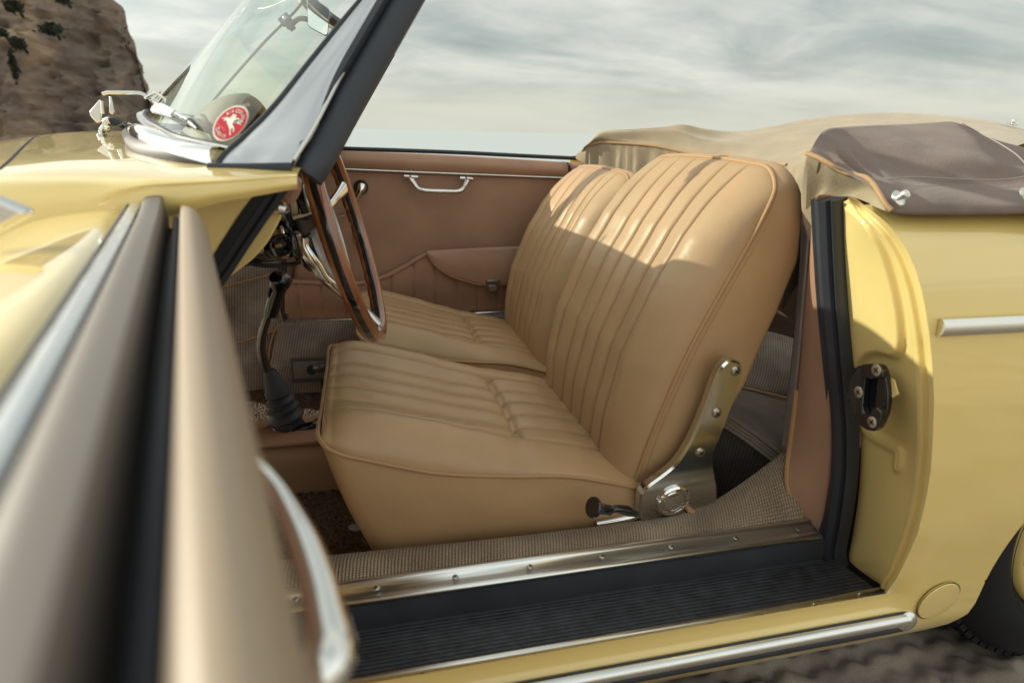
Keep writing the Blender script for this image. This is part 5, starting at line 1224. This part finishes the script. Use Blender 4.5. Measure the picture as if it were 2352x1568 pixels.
MB().tube([p + Vector((-.003, -.003, 0)) for p in PL([(1854, 352, .732), (1880, 362, .715), (1905, 376, .70), (1935, 393, .685), (1968, 402, .665), (1990, 408, .65), (2008, 425, .62), (2022, 448, .603), (2036, 470, .592), (2048, 482, .586)])], .0030, seg=10, n=60).build('cover_piping', M['piping'], fold)
for pts in ([(2000, 419, .655), (2050, 409, .66), (2100, 406, .67), (2180, 410, .672), (2270, 413, .67), (2330, 408, .668), (2380, 396, .68)], ):
    MB().tube([p + Vector((0, -.004, 0)) for p in PL(pts)], .0009, seg=6, n=60).build('cover_seam', M['cloth_dark'], fold)
MB().tube([p + Vector((0, -.003, 0)) for p in PL([(2206, 284, .872), (2240, 302, .86), (2273, 319, .81), (2300, 335, .77), (2330, 355, .735), (2352, 378, .715)])], .0008, seg=6, n=40).build('cover_seam', M['cloth_dark'], fold)
# lit flap facing forward below the piping
fa = PL([(1856, 354, .735), (1885, 366, .718), (1910, 380, .70), (1938, 395, .685), (1968, 404, .665), (1990, 410, .65), (2008, 428, .62), (2024, 452, .603), (2042, 482, .588)])
fb_ = PL([(1850, 500, .80), (1868, 470, .775), (1880, 450, .752), (1905, 450, .735), (1930, 452, .72), (1955, 452, .70), (1985, 462, .66), (2010, 475, .62), (2040, 487, .590)])
a, b2 = spl(fa, 40), spl(fb_, 40)
mb = MB(); mb.grid([[p.lerp(q, t) + Vector((.010 * math.sin(math.pi * t) * math.sin(math.pi * i / 39), 0, 0)) for i, (p, q) in enumerate(zip(a, b2))] for t in [k / 14 for k in range(15)]])
mb.build('cover_front_flap', M['cloth'], fold, smooth=180)
cgrid('cover_tail', PL([(1856, 354, .738), (1846, 420, .79), (1848, 500, .80), (1868, 560, .80)]), PL([(1888, 368, .722), (1876, 430, .76), (1876, 500, .78), (1872, 560, .79)]), M['cloth'], 14, 8, par=fold)
for (u, v, yy) in [(2048, 460, .592), (2337, 452, .584)]:
    c0 = A(u, v, y=yy) + Vector((0, -.008, .003)); ax2 = Vector((.15, -.8, .55)).normalized(); mb = MB()
    mb.lathe([(r_ * .68, h_ * .8) for r_, h_ in [(0, 0), (.0135, 0), (.0135, .0015), (.008, .003), (.0055, .004), (.0055, .007), (.0075, .009), (.0075, .013), (.0062, .0145), (.003, .0145), (.0025, .0155), (0, .0155)]], c0, ax2, 28); mb.build('tonneau_stud', M['alu'], fold)
MB().lathe([(0, 0), (.0135, 0), (.0135, .0015), (.0055, .004), (.0055, .008), (.0075, .010), (.0065, .0135), (0, .0145)], A(2324, 286, y=1.42), (0, -.3, 1), 20).build('tonneau_stud', M['chrome'], fold)

# ================================================================ NEAR DOOR (open, beside the camera)
hinge = Vector((-.160, .565, 0)) - Vector((.972, .236, 0)) * .0125; dirv = Vector((.236, -.972, 0)).normalized(); side = Vector((dirv.y, -dirv.x, 0)) * -1     # side -> +x (inner face)
if side.x < 0: side = -side
DL = .98
def dz_(s_): return .882        # top of the door falls to the rear
def DP(s_, o, z): return hinge + dirv * s_ + side * o + Vector((0, 0, z))
def door_sweep(name, prof, m_, par, s0=0, s1=DL, n_=24, solid=0, capz=0, smooth=40, endfun=None):
    mb = MB(); mb.grid([[DP(s0 + (s1 - s0) * i / (n_ - 1), o, dz_(s0 + (s1 - s0) * i / (n_ - 1)) + z + (endfun(i / (n_ - 1), o, z) if endfun else 0)) for o, z in prof] for i in range(n_)])
    for i in (0, n_ - 1):
        s_ = s0 + (s1 - s0) * i / (n_ - 1); mb.add([DP(s_, o, dz_(s_) + z) for o, z in prof], [list(range(len(prof)))])
    return mb.build(name, m_, par, smooth=smooth, solid=solid)
fr_end = lambda t, o, z: 0
# outer skin: bulges outwards below the belt (towards -x)
def outer(i, n_=30):
    t = i / (n_ - 1); s_ = t * DL
    rc = .10; cut = 0
    return s_
mb = MB(); rows = []
pf_ = [(-.014, -.006), (-.020, -.003), (-.034, -.002), (-.052, -.004), (-.072, -.007), (-.092, -.013), (-.112, -.024), (-.128, -.041), (-.140, -.068), (-.147, -.11), (-.148, -.18), (-.136, -.29), (-.108, -.43), (-.075, -.58)]
pf_ = [(p.x, p.y) for p in spl([Vector((a_, b_, 0)) for a_, b_ in pf_], 40)]
for i in range(60):
    s_ = -.10 + (DL + .10) * (i / 59); row = []
    for o, z in pf_:
        fr = 1 - math.sqrt(max(0, 1 - (1 - min(max(s_ + .10, 0) / .045, 1)) ** 2))         # rounded front edge turning back to the frame
        row.append(DP(s_, o * (1 - .35 * fr), dz_(max(s_, 0)) + z - .025 * fr))
    rows.append(row)
mb.grid(rows); nd = mb.build('door', M['paint'], car, smooth=60, solid=.003); nd['label'] = 'open near door, blurred in front of the camera'
chr_ = door_sweep('window_chrome_strip', [(-.0135, -.006), (-.0135, .001), (-.011, .004), (-.008, .0045), (-.005, .003), (-.0042, -.004)], M['chrome_soft'], nd, -.055, DL)
door_sweep('outer_seal', [(-.0175, -.006), (-.0172, .000), (-.0158, .0015), (-.0142, .001), (-.014, -.006)], M['rubber_soft'], nd, -.055, DL)
cap_m = mat('grey_brown_cap', (.135, .115, .10), .5, var=.06, varscale=10)
door_sweep('window_frame_cap', [(-.0038, -.006), (-.0036, .002), (-.001, .005), (.004, .0062), (.0108, .0064), (.0120, .005), (.0124, -.003), (.0124, -.035)], cap_m, nd, -.085, DL, endfun=lambda t, o, z: .004 * (1 - sm(0, .12, t)))
door_sweep('window_slot', [(.0126, -.03), (.0126, -.022), (.022, -.022), (.0228, -.006), (.0230, -.03)], M['blackmatte'], nd, -.05, DL)
door_sweep('inner_seal', [(.0180, -.014), (.0184, -.006), (.0198, -.0045), (.0222, -.006), (.0226, -.014)], M['rubber_soft'], nd, .0, DL)
rl = [(.0235, -.02), (.0234, -.005), (.0245, .001), (.0275, .0040), (.031, .0045), (.0355, .0025), (.039, -.003), (.0415, -.011), (.0425, -.022), (.042, -.034), (.040, -.046)]
rl = [(p.x, p.y) for p in spl([Vector((a_, b_, 0)) for a_, b_ in rl], 26)]
mb = MB(); rows = []
for i in range(50):
    s_ = -.035 + (DL + .035) * (i / 49) ; fr = 1 - math.sqrt(max(0, 1 - (1 - min((s_ + .035) / .07, 1)) ** 2))
    rows.append([DP(s_, .0235 + (o - .0235) * (1 - .5 * fr), dz_(s_) + z - .04 * fr * 0 - .035 * fr * ((o - .0235) / .019)) for o, z in rl])
mb.grid(rows); mb.add([p for p in rows[0]], [list(range(len(rl)))]); roll = mb.build('top_roll', mat('tan_leather_top_roll', (.36, .27, .19), .46, bump=('noise', 400, .1, .0008)), nd, smooth=70)  # one even base tan for the leather roll
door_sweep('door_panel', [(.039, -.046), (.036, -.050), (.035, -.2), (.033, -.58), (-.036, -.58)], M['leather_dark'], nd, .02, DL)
door_sweep('chrome_bead', [(.039, -.045), (.0415, -.046), (.0415, -.050), (.038, -.051)], M['alu'], nd, .02, DL)
# front end plate of the door
mb = MB(); mb.add([DP(.012, o, dz_(0) + z) for o, z in [(-.10, -.11), (-.105, -.25), (-.075, -.45), (-.03, -.58), (.033, -.58), (.034, -.05), (.023, -.03), (-.012, -.03), (-.04, -.06)]], [list(range(8))]); mb.build('door_front_edge', M['paint_in'], nd)
# grab handle on the inner face
hp = [DP(.560 , .038, .800), DP(.575, .058, .802), DP(.62, .073, .797), DP(.70, .078, .789), DP(.775, .078, .782), DP(.812, .070, .779), DP(.828, .050, .778), DP(.832, .036, .779)]
# fitted to the rays of the photo: handle runs along the door about 3 cm off the panel
hz_ = [A(576, 1056, z=.800), A(592, 1072, z=.797), A(640, 1130, z=.792), A(690, 1225, z=.788), A(728, 1330, z=.785), A(752, 1430, z=.783), A(762, 1500, z=.782), A(735, 1545, z=.780), A(700, 1552, z=.778)]
MB().tube(hz_, [.0045, .0045, .0050, .0060, .0068, .0072, .0075, .0085, .0090], seg=16, n=60, squash=.9).build('grab_handle', M['chrome'], nd)
# turn stud on the outer skin and the door mirror
ns = bvh(nd); sp0 = hit(ns, 190, 462)
if sp0 is None: sp0 = A(190, 462, z=.86)
ks = (sp0 - CAM).dot(FW) / F
MB().lathe([(0, 0), (22 * ks, 0), (22 * ks, 5 * ks), (13 * ks, 8 * ks), (12 * ks, 16 * ks), (7 * ks, 19 * ks), (6.5 * ks, 30 * ks), (10 * ks, 35 * ks), (8 * ks, 42 * ks), (0, 44 * ks)], sp0, (-.15, 0, 1), 24).build('mirror_stud', M['chrome'], nd)
mp0 = A(8, 495, y=.42)
mk = (mp0 - CAM).dot(FW) / F
MB().plate([A(u, v, y=mp0.y) for u, v in [(-90, 430), (-10, 455), (45, 478), (66, 488), (55, 500), (0, 530), (-60, 560), (-110, 540)]], (0, .012, 0)).build('door_mirror', M['chrome_soft'], nd, bevel=.004)
